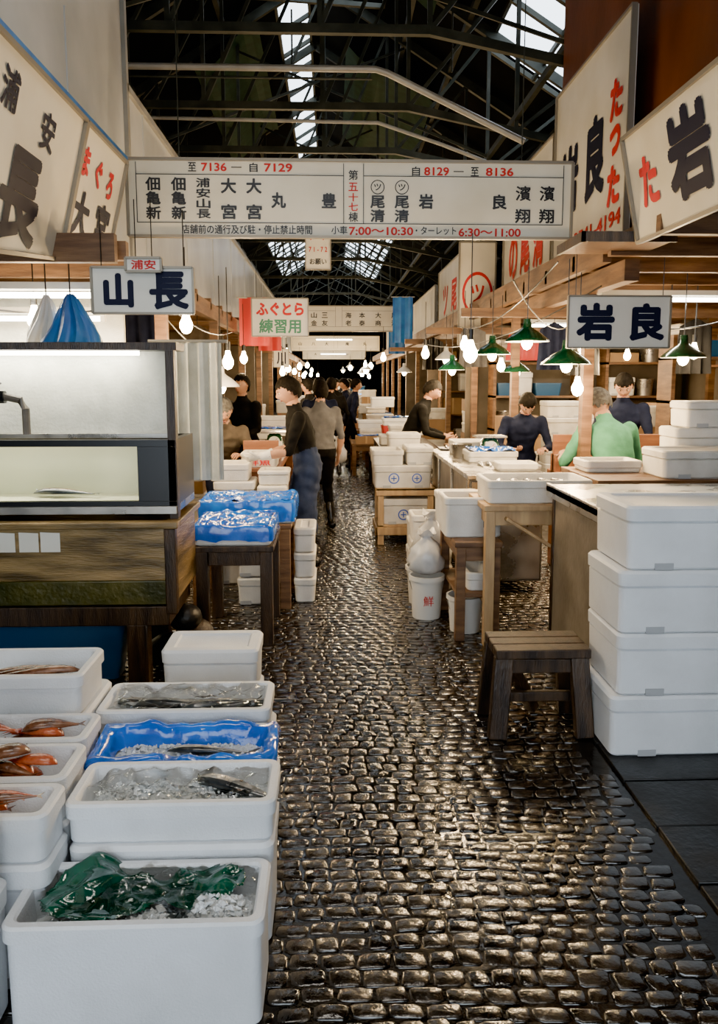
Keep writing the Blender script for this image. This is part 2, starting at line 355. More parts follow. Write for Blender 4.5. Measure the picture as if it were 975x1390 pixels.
# ---- left foreground column (nearest aisle)
foam_box(-.834,-.176,1.786,2.06,0,.30)
ice(-.80,-.21,1.82,2.03,.205,.03,300)
def gs(u,v):
    q=.05*noise.noise(V((u*7,v*6,1)))
    a=((u-.30)/.27)**2+((v-.52)/.55)**2<1+q*6
    b=((u-.72)/.22)**2+((v-.62)/.34)**2<1+q*6
    return a or b or (.3<u<.75 and .5<v<.85+q)
sheet(-.79,-.21,1.815,2.045,.268,.035,greenF,'green_leaf',freq=7,nx=80,ny=36,shape=gs,zf=lambda u,v:.035*math.exp(-((u-.26)/.08)**2)*v+.012*math.sin(u*9)*v)
ice(-.55,-.43,1.815,1.89,.245,.04,110,.012); ice(-.38,-.215,1.83,1.93,.245,.05,240,.012)
sheet(-.79,-.22,1.81,2.04,.285,.02,filmM,'clear_plastic_wrap',freq=13,zf=lambda u,v:-.02*abs(u-.5))
foam_box(-.76,-.172,2.075,2.36,0,.325,op=False)
foam_box(-.770,-.166,2.085,2.345,.325,.45)
ice(-.735,-.20,2.12,2.31,.375,.05,420,.011)
sheet(-.735,-.2,2.115,2.315,.42,.03,filmM,'clear_plastic_wrap',freq=13)
fish((-.29,2.22,.41),.32,math.radians(155),fishS,fishD,fat=.2)
foam_box(-.79,-.19,2.37,2.66,0,.31,op=False)
foam_box(-.795,-.195,2.375,2.65,.31,.43)
ice(-.76,-.23,2.41,2.62,.36,.03,260,.010); fish((-.42,2.52,.385),.30,math.radians(175),fishS,fishD,fat=.15)
def drape(x0,x1,y0,y1,zt,dn,ins,wall,mat,name):
    g=MB(); cx,cy,hx,hy=(x0+x1)/2,(y0+y1)/2,(x1-x0)/2,(y1-y0)/2
    ls=[]
    for a,z in ((-.006,zt-dn),(-.010,zt-dn*.5),(-.007,zt-.006),(-.002,zt+.006),(wall*.5,zt+.010),(wall+.002,zt+.004),(wall+.008,zt-ins*.5),(wall+.02,zt-ins)):
        l=rr(cx,cy,hx-a,hy-a,.03,z,0,4); l2=[]
        for i in range(len(l)):
            p=V(l[i]);q=V(l[(i+1)%len(l)]); k=max(1,int((q-p).length/.02)); 
            for t in range(k): l2.append(p.lerp(q,t/k))
        ls.append(l2)
    n=min(len(l) for l in ls); ls=[[l[int(i*len(l)/n)] for i in range(n)] for l in ls]
    ls=[[V((p.x+.010*noise.noise(p*22),p.y+.010*noise.noise(p*22+V((5,5,5))),p.z+.018*noise.noise(p*18+V((2,1,0))))) for p in l] for l in ls]
    g.loops(ls,mat,False,False); return g.build(name,smooth=60)
drape(-.795,-.195,2.375,2.65,.43,.045,.06,.03,blueF,'blue_plastic_liner')
foam_box(-.86,-.225,2.68,2.99,0,.33,op=False)
foam_box(-.866,-.23,2.70,2.98,.33,.455)
ice(-.83,-.27,2.74,2.94,.385,.02,220,.010)
for i in range(5): fish((-.68+.09*i,2.86-.02*(i%2),.40+.012*(i%2)),.34,math.radians(165+9*i),fishS,fishD,fat=.17)
sheet(-.83,-.265,2.735,2.945,.44,.03,filmM,'clear_plastic_wrap',freq=11)
foam_box(-.765,-.33,3.33,3.62,0,.24,op=False); foam_box(-.765,-.33,3.33,3.62,.24,.455,op=False)
# ---- left column
foam_box(-1.45,-.875,2.62,2.98,0,.30,op=False)
foam_box(-1.47,-.872,2.62,2.99,.30,.47,op=False)
foam_box(-1.42,-.88,2.63,2.93,.47,.62); ice(-1.38,-.92,2.67,2.89,.54,.03,160,.010)
for i in range(3): fish((-1.20+.06*i,2.80-.03*i,.565+.01*i),.32,math.radians(10),fishB,fishD)
foam_box(-1.40,-.80,2.385,2.61,0,.36,op=False); foam_box(-1.40,-.80,2.39,2.60,.36,.50)
def redfish(y0,z,n,L,xs=(-1.16,-.96)):
    for i in range(n): fish((random.uniform(*xs),y0+random.uniform(-.03,.03),z+.012*i),L,math.radians(random.choice((0,180))+random.uniform(-22,22)),(fishR,fishB,fishR)[i%3],(fishR,fishB)[i%2],fat=random.uniform(.28,.36))
ice(-1.36,-.84,2.42,2.57,.40,.02,100,.010); redfish(2.485,.405,9,.19,(-1.14,-.94))
foam_box(-1.38,-.78,2.135,2.38,0,.36,op=False); foam_box(-1.38,-.78,2.14,2.375,.36,.50)
ice(-1.34,-.82,2.17,2.34,.40,.02,100,.010); redfish(2.25,.40,11,.18,(-1.12,-.91))
foam_box(-1.36,-.763,1.94,2.13,0,.36,op=False); foam_box(-1.36,-.763,1.945,2.128,.36,.50)
ice(-1.32,-.80,1.98,2.09,.40,.02,100,.010); redfish(2.03,.40,10,.16,(-1.10,-.88))
foam_box(-1.36,-.85,1.58,1.92,0,.36,op=False); foam_box(-1.36,-.85,1.58,1.92,.36,.72,op=False)
# ---- trough & tank
g=MB()
g.box(-2.8,-.83,4.0,4.03,.60,.90,troughM); g.box(-2.8,-.832,3.998,4.028,.47,.60,moss)
g.box(-.86,-.83,4.03,4.65,.47,.90,troughM); g.box(-2.8,-.86,4.62,4.65,.47,.93,troughM); g.box(-2.8,-.86,4.03,4.62,.47,.50,moss)
g.box(-2.8,-.80,3.975,4.05,.88,.915,troughM); g.box(-.875,-.80,4.05,4.68,.88,.915,troughM); g.box(-.875,-.815,3.985,4.04,.42,.88,woodD)
g.box(-2.8,-.86,4.0,4.6,.355,.46,woodD)
for x in(-1.09,-2.5):
    g.box(x,x+.11,4.0,4.1,-.016,.36,woodD); g.box(x,x+.11,4.5,4.6,-.016,.36,woodD)
g.build('wooden_trough',bevel=.006)
g=MB()
for i,x in enumerate((-1.74,-1.62,-1.51)): g.add([(x,3.99,.76),(x+.10,3.99,.76),(x+.10,3.99,.86),(x,3.99,.865)],[(0,1,2,3)],signW)
g.build('paper_notice',smooth=0)
g=MB(); g.loops([rr(-1.75,4.25,.60-a,.09-a*.1,.03,z) for a,z in((.04,-.002),(0,.3),(0,.32),(.02,.32),(.03,.05))],blueT); g.build('blue_tub')
g=MB()
g.box(-2.8,-.82,4.06,4.6,.945,.985,steel)
g.box(-2.8,-.82,4.08,4.13,.985,1.01,black); g.box(-2.8,-.82,4.08,4.13,1.30,1.335,black); g.box(-1.02,-.82,4.08,4.13,1.01,1.30,black)
g.box(-2.8,-.82,4.56,4.6,.985,1.335,black); g.box(-.86,-.82,4.13,4.56,.985,1.335,black)
g.box(-2.8,-1.0,4.36,4.38,1.01,1.30,tankG); g.box(-2.8,-1.0,4.10,4.36,1.01,1.012,tankG); g.box(-2.8,-1.02,4.10,4.105,1.01,1.30,glassM)
g.box(-2.8,-.87,4.25,4.27,1.335,1.80,tankP); g.box(-2.8,-.80,4.08,4.30,1.80,1.84,woodD); g.box(-.86,-.815,4.08,4.14,.90,1.80,woodD)
g.box(-2.8,-.86,4.21,4.25,1.335,1.36,steel)
g.path([(-2.7,4.12,1.785),(-1.0,4.12,1.785)],.012,tubeM,8)  # added tube in front of the sheet to brighten it
ftk=g.build('fish_tank',bevel=.003)
for z,e in((1.765,14),(1.28,6)):
    l=bpy.data.lights.new('added_tank_light','AREA'); l.shape='RECTANGLE'; l.size=1.6; l.size_y=.03; l.energy=e; l.color=(1,.95,.78)  # added lights brightening sheet and tank; the lower has no tube
    o=bpy.data.objects.new('added_tank_light',l); S.collection.objects.link(o); o.location=(-1.85,4.15,z); o.rotation_euler=(math.radians(25),0,0); par(o,ftk)
fish((-1.45,4.22,1.03),.36,math.radians(175),fishB,fishD,fat=.18)
g=MB(); g.path([(-2.3,4.02,1.56),(-1.65,4.02,1.56),(-1.585,4.02,1.545),(-1.56,4.02,1.50),(-1.56,4.02,1.37)],.020,steelD); g.path([(-1.78,4.02,1.56),(-1.66,4.02,1.56)],.033,black); g.path([(-1.71,4.02,1.56),(-1.71,4.02,1.62)],.01,black); g.ell((-1.71,4.02,1.63),(.035,.035,.012),black)
g.path([(-2.3,4.02,1.56),(-2.3,4.10,1.56),(-2.3,4.15,1.2)],.02,steelD)
g.build('tank_faucet')
for (cx,cy,mt,rx,ph) in((-1.45,4.45,blueP,.15,0),(-1.60,4.50,tubW,.10,2)):
    g=MB(); n=40; ls=[]
    for t in [i/9 for i in range(10)]:
        r=rx*(.12+.9*t**.8); z=2.12-.27*t
        ls.append([(cx+r*math.cos(a)*(1+.35*noise.noise(V((math.cos(a)*3+ph,math.sin(a)*3,t*1.5))))+.03*t*math.sin(ph+t*3),cy+r*.7*math.sin(a)*(1+.22*math.sin(a*9+ph)),z+.03*t*noise.noise(V((math.cos(a)*4,math.sin(a)*4,ph)))) for a in [2*math.pi*k/n for k in range(n)]])
    g.loops(ls,mt,True,False); g.path([(cx,cy,2.1),(cx,cy,2.41)],.004,black,5); g.build('bunched_tarp',smooth=70)
g=MB(); n=24
g.add([(-1.12+.42*i/n,5.02+.012*math.sin(i*1.4)+.008*math.sin(i*3.1),z) for z in(1.0,1.88) for i in range(n+1)],[(i,i+1,n+2+i,n+1+i) for i in range(n)],tankP); g.path([(-1.16,5.02,1.89),(-.66,5.02,1.89)],.012,pipeM,6)
g.build('hanging_plastic_sheet',smooth=60)
# ---- tables
def table(name,x0,x1,y0,y1,h,mat,leg=.06,top=.035,shelf=None,brace=False):
    g=MB(); n=max(1,round((y1-y0)/.2))
    for i in range(n):
        a=y0+(y1-y0)*i/n; b=y0+(y1-y0)*(i+1)/n-.004; g.box(x0-.01,x1+.01,a,b,h-top,h,mat)
    for x in (x0+leg/2,x1-leg/2):
        for y in (y0+leg/2,y1-leg/2): g.beam((x,y,h-top),(x,y,-.003),leg,leg,mat,up=(0,1,0))
    for y in(y0+leg/2,y1-leg/2): g.box(x0+leg,x1-leg,y-.012,y+.012,h-top-.09,h-top,mat)
    for x in(x0+leg/2,x1-leg/2): g.box(x-.012,x+.012,y0+leg,y1-leg,h-top-.09,h-top,mat)
    if shelf: g.box(x0+.01,x1-.01,y0+.01,y1-.01,shelf-.02,shelf,mat)
    if brace:
        g.beam((x0+.12,y0-.01,h-top-.04),(x1-.03,y0-.01,h*.45),.02,.06,mat,up=(0,1,0)); g.beam((x0+leg/2,y0+.05,h*.3),(x0+leg/2,y1-.05,h*.3),.03,.05,mat)
    return g.build(name,bevel=.004)
table('wooden_table',-.84,-.37,4.68,5.35,.63,woodD,leg=.075)
foam_box(-.86,-.37,4.70,5.25,.63,.75,mat=foamW)
sheet(-.83,-.40,4.74,5.22,.735,.03,blueF,'blue_plastic_sheet')
drape(-.86,-.37,4.70,5.25,.75,.09,.03,.03,blueF,'blue_plastic_liner')
table('wooden_table',-1.0,-.3,5.45,6.1,.62,woodM,leg=.075)
foam_box(-.95,-.27,5.48,6.02,.62,.78,mat=foamW); sheet(-.92,-.30,5.52,5.98,.77,.03,blueF,'blue_plastic_sheet'); drape(-.95,-.27,5.48,6.02,.78,.14,.03,.03,blueF,'blue_plastic_liner')
for z in(0,.21): foam_box(-.70,-.42,5.56,5.95,z,z+.2,op=False,mat=foamW)
for i in range(3): foam_box(-.285,-.12,5.6,6.0,i*.19,i*.19+.185,op=False,mat=foamW)
g=MB(); g.ell((-.93,4.35,.10),(.14,.12,.10),blackM,14,10); g.ell((-.82,4.5,.12),(.12,.12,.12),woodD,12,8); g.ell((-.86,4.42,.27),(.10,.10,.08),blackM,12,8); g.build('burlap_sack')
for (x0,x1,y0,y1,z0,z1) in [(-.95,-.62,6.15,6.5,0,.84),(-.60,-.36,6.15,6.5,0,.80),(-.98,-.66,6.15,6.5,.84,.98),(-.60,-.34,6.2,6.5,.80,.92)]:
    if z1-z0>.5:
        for i in range(3): foam_box(x0,x1,y0,y1,z0+(z1-z0)*i/3,z0+(z1-z0)*(i+1)/3,op=False,mat=foamW)
    else: foam_box(x0,x1,y0,y1,z0,z1,op=(z0==.84),mat=foamW)
table('wooden_counter',-.80,-.46,6.55,9.2,.90,woodR,leg=.08)
o=foam_box(-.78,-.46,6.58,6.9,.90,1.03,op=False,mat=foamW); text('鮮魚',(-.62,6.585,.95),.2,.06,inkR,o,bold=.02)
foam_box(-.78,-.48,7.2,7.6,.90,1.05,mat=foamW); g=MB(); g.box(-.80,-.48,7.02,7.06,.90,1.10,woodR); g.build('counter_board',bevel=.004)
# ---- right foreground
for i in range(4):
    z=.012+i*.278; dx=(0,.014,-.006,.012)[i]
    foam_box(1.20+dx+.01*i,1.97+dx,3.15,3.58,z,z+.276,op=False,rot=(.006,-.008,.01,-.004)[i])
g=MB()
g.box(1.33,2.7,3.66,4.56,-.002,.98,steelD); g.box(1.30,2.75,3.62,4.60,.98,1.02,steel); g.box(1.30,2.75,3.62,3.64,.95,1.03,steel); g.box(1.30,1.32,3.62,4.6,.95,1.03,steel)
g.box(1.322,1.332,3.68,3.72,0,.97,woodD); g.box(1.322,1.332,4.5,4.54,0,.97,woodD)
g.build('metal_topped_counter',bevel=.004)
g=MB()
for i in range(3): g.box(.75,1.19,3.38+i*.095,3.47+i*.095,.375,.42,woodD)
for x in(.79,1.14):
    for y,s_ in((3.41,-1),(3.63,1)): g.beam((x,y,.38),(x+(.03 if x>1 else -.03),y+s_*.03,-.002),.085,.05,woodD,up=(0,1,0))
g.box(.79,1.14,3.5,3.53,.12,.17,woodD); g.beam((.82,3.52,.36),(1.0,3.66,.02),.06,.05,woodD); g.box(.80,1.13,3.4,3.43,.30,.37,woodD)
g.build('wooden_stool',bevel=.006)
table('wooden_workbench',.94,1.75,4.62,5.35,.885,woodL,leg=.06,brace=True)
foam_box(.96,1.62,4.68,5.1,.885,1.03,mat=foamW); ice(1.0,1.58,4.72,5.06,.96,.03,120,.012)
for i in range(5): fish((1.08+.1*i,4.9,.985),.3,math.radians(80+5*i),fishS,fishD)
table('wooden_bench',.78,1.06,4.72,5.45,.64,woodM,leg=.06,shelf=.30)
o=foam_box(.72,1.10,4.85,5.2,.64,.90,mat=foamW); text('10',(1.0,4.858,.73),None,.05,inkN,o,bold=.02)
foam_box(.74,1.05,5.24,5.55,.64,.86,mat=foamW); ice(.78,1.01,5.28,5.5,.8,.05,80)
foam_box(.86,1.04,4.8,5.15,.30,.42,mat=foamW)
def bucket(x,y,z,r,h):
    g=MB(); g.rev((x,y,z),[(0.001,0),(r*.82,0),(r*.95,h*.9),(r*1.05,h*.9),(r*1.05,h),(r*.95,h),(r*.93,h*.97),(r*.8,.02),(.001,.02)],tubW,22)
    g.path([(x-r,y,z+h*.85)]+[(x-r*math.cos(a),y-r*.5*math.sin(a),z+h*.85-r*.9*math.sin(a)) for a in (.5,1,1.57,2.1,2.6)]+[(x+r,y,z+h*.85)],.004,steel,6)
    return g.build('white_bucket')
b=bucket(.66,5.25,0,.12,.30); text('鮮',( .66,5.13,.14),None,.07,inkR,b)
bucket(.88,4.95,0,.12,.24); bucket(.68,5.6,0,.13,.28)
def bag(x,y,z,r,h,name='plastic_bag'):
    g=MB(); n=28; ls=[]
    for t,rr_ in ((0,.5),(.05,.8),(.15,.97),(.3,1),(.45,.96),(.6,.82),(.72,.6),(.82,.32),(.88,.26),(.94,.4),(1,.55)):
        ls.append([(x+r*rr_*(1+.35*noise.noise(V((math.cos(a)*3,math.sin(a)*3,t*6+x))))*math.cos(a),y+r*rr_*(1+.3*noise.noise(V((math.cos(a)*3+5,math.sin(a)*3,t*6))))*math.sin(a),z+h*t+.02*math.sin(a*3)*(t>.9)) for a in [2*math.pi*k/n for k in range(n)]])
    g.loops(ls,bagW,True,False); return g.build(name,smooth=70)
bag(.66,5.3,.30,.12,.30); bag(.74,5.62,.28,.14,.4)
for i in range(3): foam_box(.62,.95,5.9,6.2,i*.2,i*.2+.2,op=(i==2),mat=foamW)
for i in range(2): foam_box(.64,.96,6.25,6.6,i*.24,i*.24+.24,op=(i==1),mat=foamW)
g=MB(); g.box(1.02,1.65,5.75,8.0,.90,.935,steel); g.box(1.05,1.62,5.80,7.95,.10,.90,steelD)
for y in(5.8,6.6,7.4): g.box(1.03,1.05,y,y+.04,.0,.9,steel)
g.box(1.06,1.6,5.78,5.8,.12,.88,steel); g.build('steel_counter',bevel=.004)
foam_box(1.15,1.55,7.2,7.6,.935,1.07,mat=foamW); foam_box(1.18,1.62,6.6,6.95,.935,1.03,mat=foamW); sheet(1.2,1.6,6.62,6.93,1.03,.03,blueF,'blue_plastic_sheet')
foam_box(1.3,1.62,5.95,6.2,.935,1.0,mat=foamW)
for i in range(5): fish((1.25+.07*i,6.4,.94),.3,1.5,fishS,fishD)
g=MB(); g.box(1.10,1.6,7.75,8.0,.94,.955,black); g.build('serving_tray')
for i in range(6): fish((1.18+.07*i,7.87,.955),.22,1.5,fishS,fishD)
foam_box(1.72,2.12,5.15,5.45,1.02,1.10,mat=foamW); 
table('wooden_counter',1.68,3.0,4.75,5.55,1.02,woodM,leg=.07)
foam_box(2.10,2.75,4.80,5.18,1.02,1.2,op=False,mat=foamW); foam_box(2.35,2.95,5.2,5.5,1.02,1.32,op=False,mat=foamW); foam_box(2.42,2.95,5.2,5.5,1.32,1.50,op=False,mat=foamW)
g=MB(); g.box(1.95,3.3,6.7,6.75,.85,1.17,woodR); g.box(1.95,2.0,6.65,6.8,0,1.0,woodR); g.box(3.2,3.25,6.65,6.8,0,1.0,woodR); g.box(1.95,3.3,6.55,6.9,.80,.85,woodR); g.build('wooden_partition',bevel=.004)
g=MB()
for x in(.46,.96):
    for y in(7.62,8.1): g.box(x,x+.06,y,y+.06,-.002,.55,woodL)
g.box(.44,1.04,7.6,7.62,.50,.57,woodL);g.box(.44,1.04,7.6,8.18,.55,.57,woodL);g.box(.44,1.04,7.6,7.62,.10,.18,woodL);g.box(.46,1.02,7.62,8.16,.18,.2,woodL); g.box(.44,.46,7.6,8.18,.1,.18,woodL)
g.build('wooden_crate_stand',bevel=.004)
def ringmark(ob,x,y,z,r):
    g=MB(); n=20
    g.loops([[(x+q*math.cos(2*math.pi*k/n),y-.003,z+q*math.sin(2*math.pi*k/n)) for k in range(n)] for q in (r,r*.78)],inkB,False,False)
    g.box(x-r*.1,x+r*.1,y-.004,y-.001,z-r*.5,z+r*.5,inkB); g.box(x-r*.5,x+r*.5,y-.004,y-.001,z-r*.1,z+r*.1,inkB)
    g.build('stand_in_mark',smooth=0,parent=ob)
o=foam_box(.50,.98,7.64,8.1,.2,.46,op=False,mat=foamW); ringmark(o,.72,7.648,.3,.055)
o=foam_box(.42,1.0,7.62,8.1,.57,.80,op=False,mat=foamW); ringmark(o,.62,7.63,.67,.055); ringmark(o,.85,7.63,.67,.05)
foam_box(.40,.72,7.62,8.1,.80,.95,op=True,mat=foamW); foam_box(.74,1.02,7.64,8.1,.80,.98,op=False,mat=foamW); foam_box(.60,.95,8.15,8.5,.9,1.08,op=False,mat=foamW)
foam_box(.60,.95,8.2,8.5,0,.3,op=False,mat=foamW); foam_box(.60,.95,8.2,8.5,.3,.6,op=False,mat=foamW); foam_box(.60,.95,8.2,8.5,.6,.9,op=False,mat=foamW)
# ---------------------------------------------------------------- far stalls
rnd=random.Random(3)
def cbox(x0,x1,y0,y1,z0,z1,rot=0):
    g=MB(); g.box(x0,x1,y0,y1,z0,z1,card,rot=rot)
    if not rot: g.box(x0+(x1-x0)*.46,x0+(x1-x0)*.54,y0-.0015,y1,z0+.001,z1+.0015,woodL)
    return g.build('cardboard_box',bevel=.003)
for side in(-1,1):
    y=9.6
    while y<36:
        L=rnd.uniform(1.0,1.8); sh=(0 if y<13 else rnd.uniform(-.05,.28)); a,b=(-1.15,-.42+sh) if side<0 else (.62-sh,1.35); h=rnd.uniform(.45,.95)
        table('wooden_counter',a,b,y,y+L,h,rnd.choice((woodM,woodD,woodR)),leg=.07)
        yy=y+.02
        while yy<y+L-.3:
            d=rnd.uniform(.3,.42); n=rnd.choice((0,1,2,2,3)); z=h
            for k in range(n):
                hh=rnd.uniform(.10,.24); wq=rnd.uniform(.3,.55); off=rnd.uniform(0,.18)
                xo=b-wq-off if side<0 else a+off
                q=rnd.random()
                if q<.15: cbox(xo,xo+wq*.8,yy,yy+d-.03,z,z+hh)
                elif q<.25:
                    g=MB(); g.loops([rr(xo+wq/2,yy+d/2,wq/2-e,d/2-.02-e,.03,zz) for e,zz in((.03,z),(0,z+hh-.02),(0,z+hh),(.012,z+hh),(.03,z+.03))],rnd.choice((blueT,redP,greenE,blueP))); g.build('plastic_tub')
                else: foam_box(xo,xo+wq,yy,yy+d-.02,z,z+hh,op=(k==n-1),mat=rnd.choice((foam,foamW,foamW)),rot=rnd.uniform(-.04,.04))
                z+=hh
            if n and rnd.random()<.3: sheet(xo+.03,xo+wq-.03,yy+.03,yy+d-.05,z,.03,blueF,'blue_plastic_sheet',nx=10,ny=8)
            yy+=d
        y+=L+rnd.uniform(.2,.7)
def stack(x,y,w_,d,n,z=0):
    zz=z
    for i in range(n):
        hh=rnd.uniform(.14,.28)
        if rnd.random()<.25: cbox(x,x+w_*.9,y,y+d,zz,zz+hh,rot=rnd.uniform(-.05,.05))
        else: foam_box(x,x+w_*rnd.uniform(.85,1),y,y+d,zz,zz+hh,op=False,mat=foamW,rot=rnd.uniform(-.05,.05))
        zz+=hh
for (x,y,n) in [(2.1,9.5,6),(2.75,9.8,7),(3.4,8.6,6),(3.5,7.2,5),(2.0,11.5,7),(4.0,9.4,7),(2.6,12.5,7),(3.3,12.5,8),(1.7,14.2,6),(2.4,15.4,7),(-2.0,9,5),(-2.6,9.5,7),(-1.9,11.6,6),(-2.5,12.6,7),(-1.75,14.3,6),(-2.9,7,6),(-2.3,6.8,4),(3.95,6.2,6),(3.6,5.6,5),(1.55,10.2,4),(3.1,9.9,6),(-.3,24.5,4),(.35,26,6),(-.15,28,7),(.7,24,5),(-.9,26,6),(.1,30,6),(-.5,22.6,4),(.45,22.4,5)]:
    stack(x,y,.55,.4,n)
def scale(x,y,z):
    g=MB(); g.loops([rr(x,y,.11,.10,.02,z),rr(x,y,.11,.10,.02,z+.03),rr(x,y,.07,.06,.02,z+.16),rr(x,y,.05,.05,.02,z+.19)],greenE)
    g.box(x-.14,x+.14,y-.12,y+.12,z+.19,z+.205,steel); n=20
    g.path([(x,y-.075,z+.10),(x,y-.095,z+.10)],.06,whiteE,n); g.beam((x,y-.097,z+.10),(x+.03,y-.097,z+.135),.004,.003,inkR,up=(0,1,0)); return g.build('weighing_scale')
scale(1.45,7.05,.935); scale(-.6,8.2,.90)
for (x,y,z,r) in((-.6,8.7,.90,.12),(1.2,7.1,.935,.1)):
    g=MB(); g.rev((x,y,z),[(.001,0),(r*.75,0),(r,.12),(r*1.05,.125),(r*.97,.115),(r*.72,.01),(.001,.01)],steel,22); g.build('steel_bowl')
def shelves(x0,x1,y,nm='storage_shelf'):
    g=MB()
    for x in(x0,x1-.04): g.box(x,x+.04,y,y+.35,0,2.1,woodM)
    for z in(.5,.95,1.4,1.85): g.box(x0,x1,y,y+.35,z,z+.03,woodM)
    g.build(nm)
    for z in(.53,.98,1.43,1.88):
        x=x0+.06
        while x<x1-.3:
            ww=rnd.uniform(.18,.4); hh=rnd.uniform(.12,.36); q=rnd.random()
            if q<.35: foam_box(x,x+ww,y+.03,y+.32,z,z+hh,op=False,mat=foamW)
            elif q<.6: cbox(x,x+ww,y+.03,y+.3,z,z+hh)
            elif q<.75:
                g=MB(); g.loops([rr(x+ww/2,y+.17,ww/2-a,.14-a,.02,zz) for a,zz in((.02,z),(0,z+.15),(0,z+.17),(.01,z+.17),(.02,z+.02))],blueT); g.build('plastic_tub')
            elif q<.9:
                g=MB(); g.rev((x+ww/2,y+.17,z),[(.001,0),(ww*.35,0),(ww*.42,hh*.7),(ww*.44,hh*.7),(ww*.40,hh*.68),(ww*.33,.02),(.001,.02)],steel,18); g.build('steel_pot')
            x+=ww+.03
for a in ((2.2,3.4,10.5),(3.5,4.6,7.9),(-3.2,-1.9,8.4),(-3.3,-2.0,10.5),(3.7,4.65,10.4),(2.1,3.6,14.9)): shelves(*a)
g=MB(); g.box(5.0,5.06,3,34,0,2.55,wallM)
for y in range(4,34,2): g.box(4.92,5.0,y,y+.08,0,2.5,woodM)
for z in(.8,1.3,1.8): g.box(4.7,5.0,4,30,z,z+.03,woodM)
g.build('stall_back_wall',smooth=0)
g=MB(); g.box(-4.2,-4.14,2,34,0,2.5,wallM)
for z in(.8,1.3,1.8): g.box(-4.14,-3.8,4,30,z,z+.03,woodM)
g.build('stall_back_wall',smooth=0)
g=MB(); g.box(-4.14,-1.45,5.55,5.6,0,2.3,tankP); g.build('white_partition_panel',smooth=0)
for i in range(3):
    g=MB(); y=10.95+i*4.4; g.box(1.9,4.9,y,y+.04,0,2.4,wallM); g.build('stall_partition',smooth=0)
    g=MB(); g.box(-4.1,-1.5,y,y+.04,0,2.3,wallM); g.build('stall_partition',smooth=0)
g=MB(); g.box(1.85,5.1,4.2,34,2.55,2.58,ceilM)
y=4.3
while y<30: g.box(1.80,5.0,y,y+.06,2.44,2.55,woodM); y+=.75
g.box(1.95,2.05,5.2,34,2.30,2.44,woodM); g.box(1.80,1.86,5.2,34,2.42,2.62,woodM)
y=6
while y<30: g.box(1.96,2.04,y,y+.09,0,2.3,woodM); y+=2.4
for y in(7.2,9.9,12.7,16): g.box(1.2,5.0,y,y+.05,2.22,2.30,woodM)
g.build('stall_canopy',smooth=0)
g=MB(); g.box(-4.2,-1.5,4.3,34,2.40,2.43,ceilM)
y=4.4
while y<30: g.box(-4.2,-1.12,y,y+.06,2.30,2.40,woodM); y+=.75
g.box(-1.20,-1.12,4.9,34,2.22,2.36,woodM); g.box(-4.2,-1.15,4.28,4.34,2.27,2.42,woodM)
y=5.4
while y<30: g.box(-1.2,-1.12,y,y+.07,0,2.22,woodM); y+=2.4
g.build('stall_canopy',smooth=0)
g=MB(); g.box(1.50,2.05,4.68,5.2,2.47,2.50,woodM); g.box(1.49,2.06,4.67,4.69,2.46,2.52,woodD); g.box(1.49,1.51,4.67,5.2,2.46,2.52,woodD); g.build('awning_board',smooth=0)
g=MB(); g.box(2.3,2.4,2,8,2.6,6,woodB); g.box(2.28,2.3,4.6,4.7,2.6,6,woodD); g.build('brown_upper_wall',smooth=0)
g=MB()
def cable(p,q,s_,r=.006):
    p=V(p);q=V(q); g.path([p.lerp(q,i/10)-V((0,0,s_*4*(i/10)*(1-i/10))) for i in range(11)],r,black,5)
cable((1.5,5.2,2.42),(1.5,9.5,2.3),.18);cable((1.3,5.6,2.35),(2.6,8.2,2.3),.22);cable((1.9,5.5,2.3),(1.4,12,2.2),.2);cable((-1.1,4.6,2.25),(-1.1,9,2.2),.16);cable((-2.6,4.5,2.2),(-1.2,5.2,2.15),.12);cable((2,6.2,2.2),(3.4,6.3,2.2),.15);cable((-1.15,5.4,2.1),(-.9,6.9,1.85),.1)
g.build('electric_cables')
for (x,y,z,h,wd,mt) in((2.35,8.2,1.75,.5,.3,cNavy),(3.0,9.2,1.7,.6,.35,blackM),(1.75,9.6,1.8,.5,.3,cGrey),(3.3,7.0,1.7,.5,.3,cBlack),(-1.35,8.0,1.7,.5,.3,cBrown),(-1.6,6.6,1.65,.6,.35,cNavy),(2.6,10.3,1.9,.4,.5,redP),(1.6,12.2,1.8,.5,.3,blackM)):
    g=MB(); n=14; g.add([(x+wd*(i/n-.5)*(1+.15*(1-t)),y+.03*math.sin(i*1.6+x)*(1.2-t),z+h*t*(1-.15*abs(i/n-.5)*2)) for t in(0,.33,.66,1) for i in range(n+1)],[(r*(n+1)+i,r*(n+1)+i+1,(r+1)*(n+1)+i+1,(r+1)*(n+1)+i) for r in range(3) for i in range(n)],mt); g.path([(x,y,z+h),(x,y,2.5)],.004,black,5); g.build('hanging_apron',smooth=60)
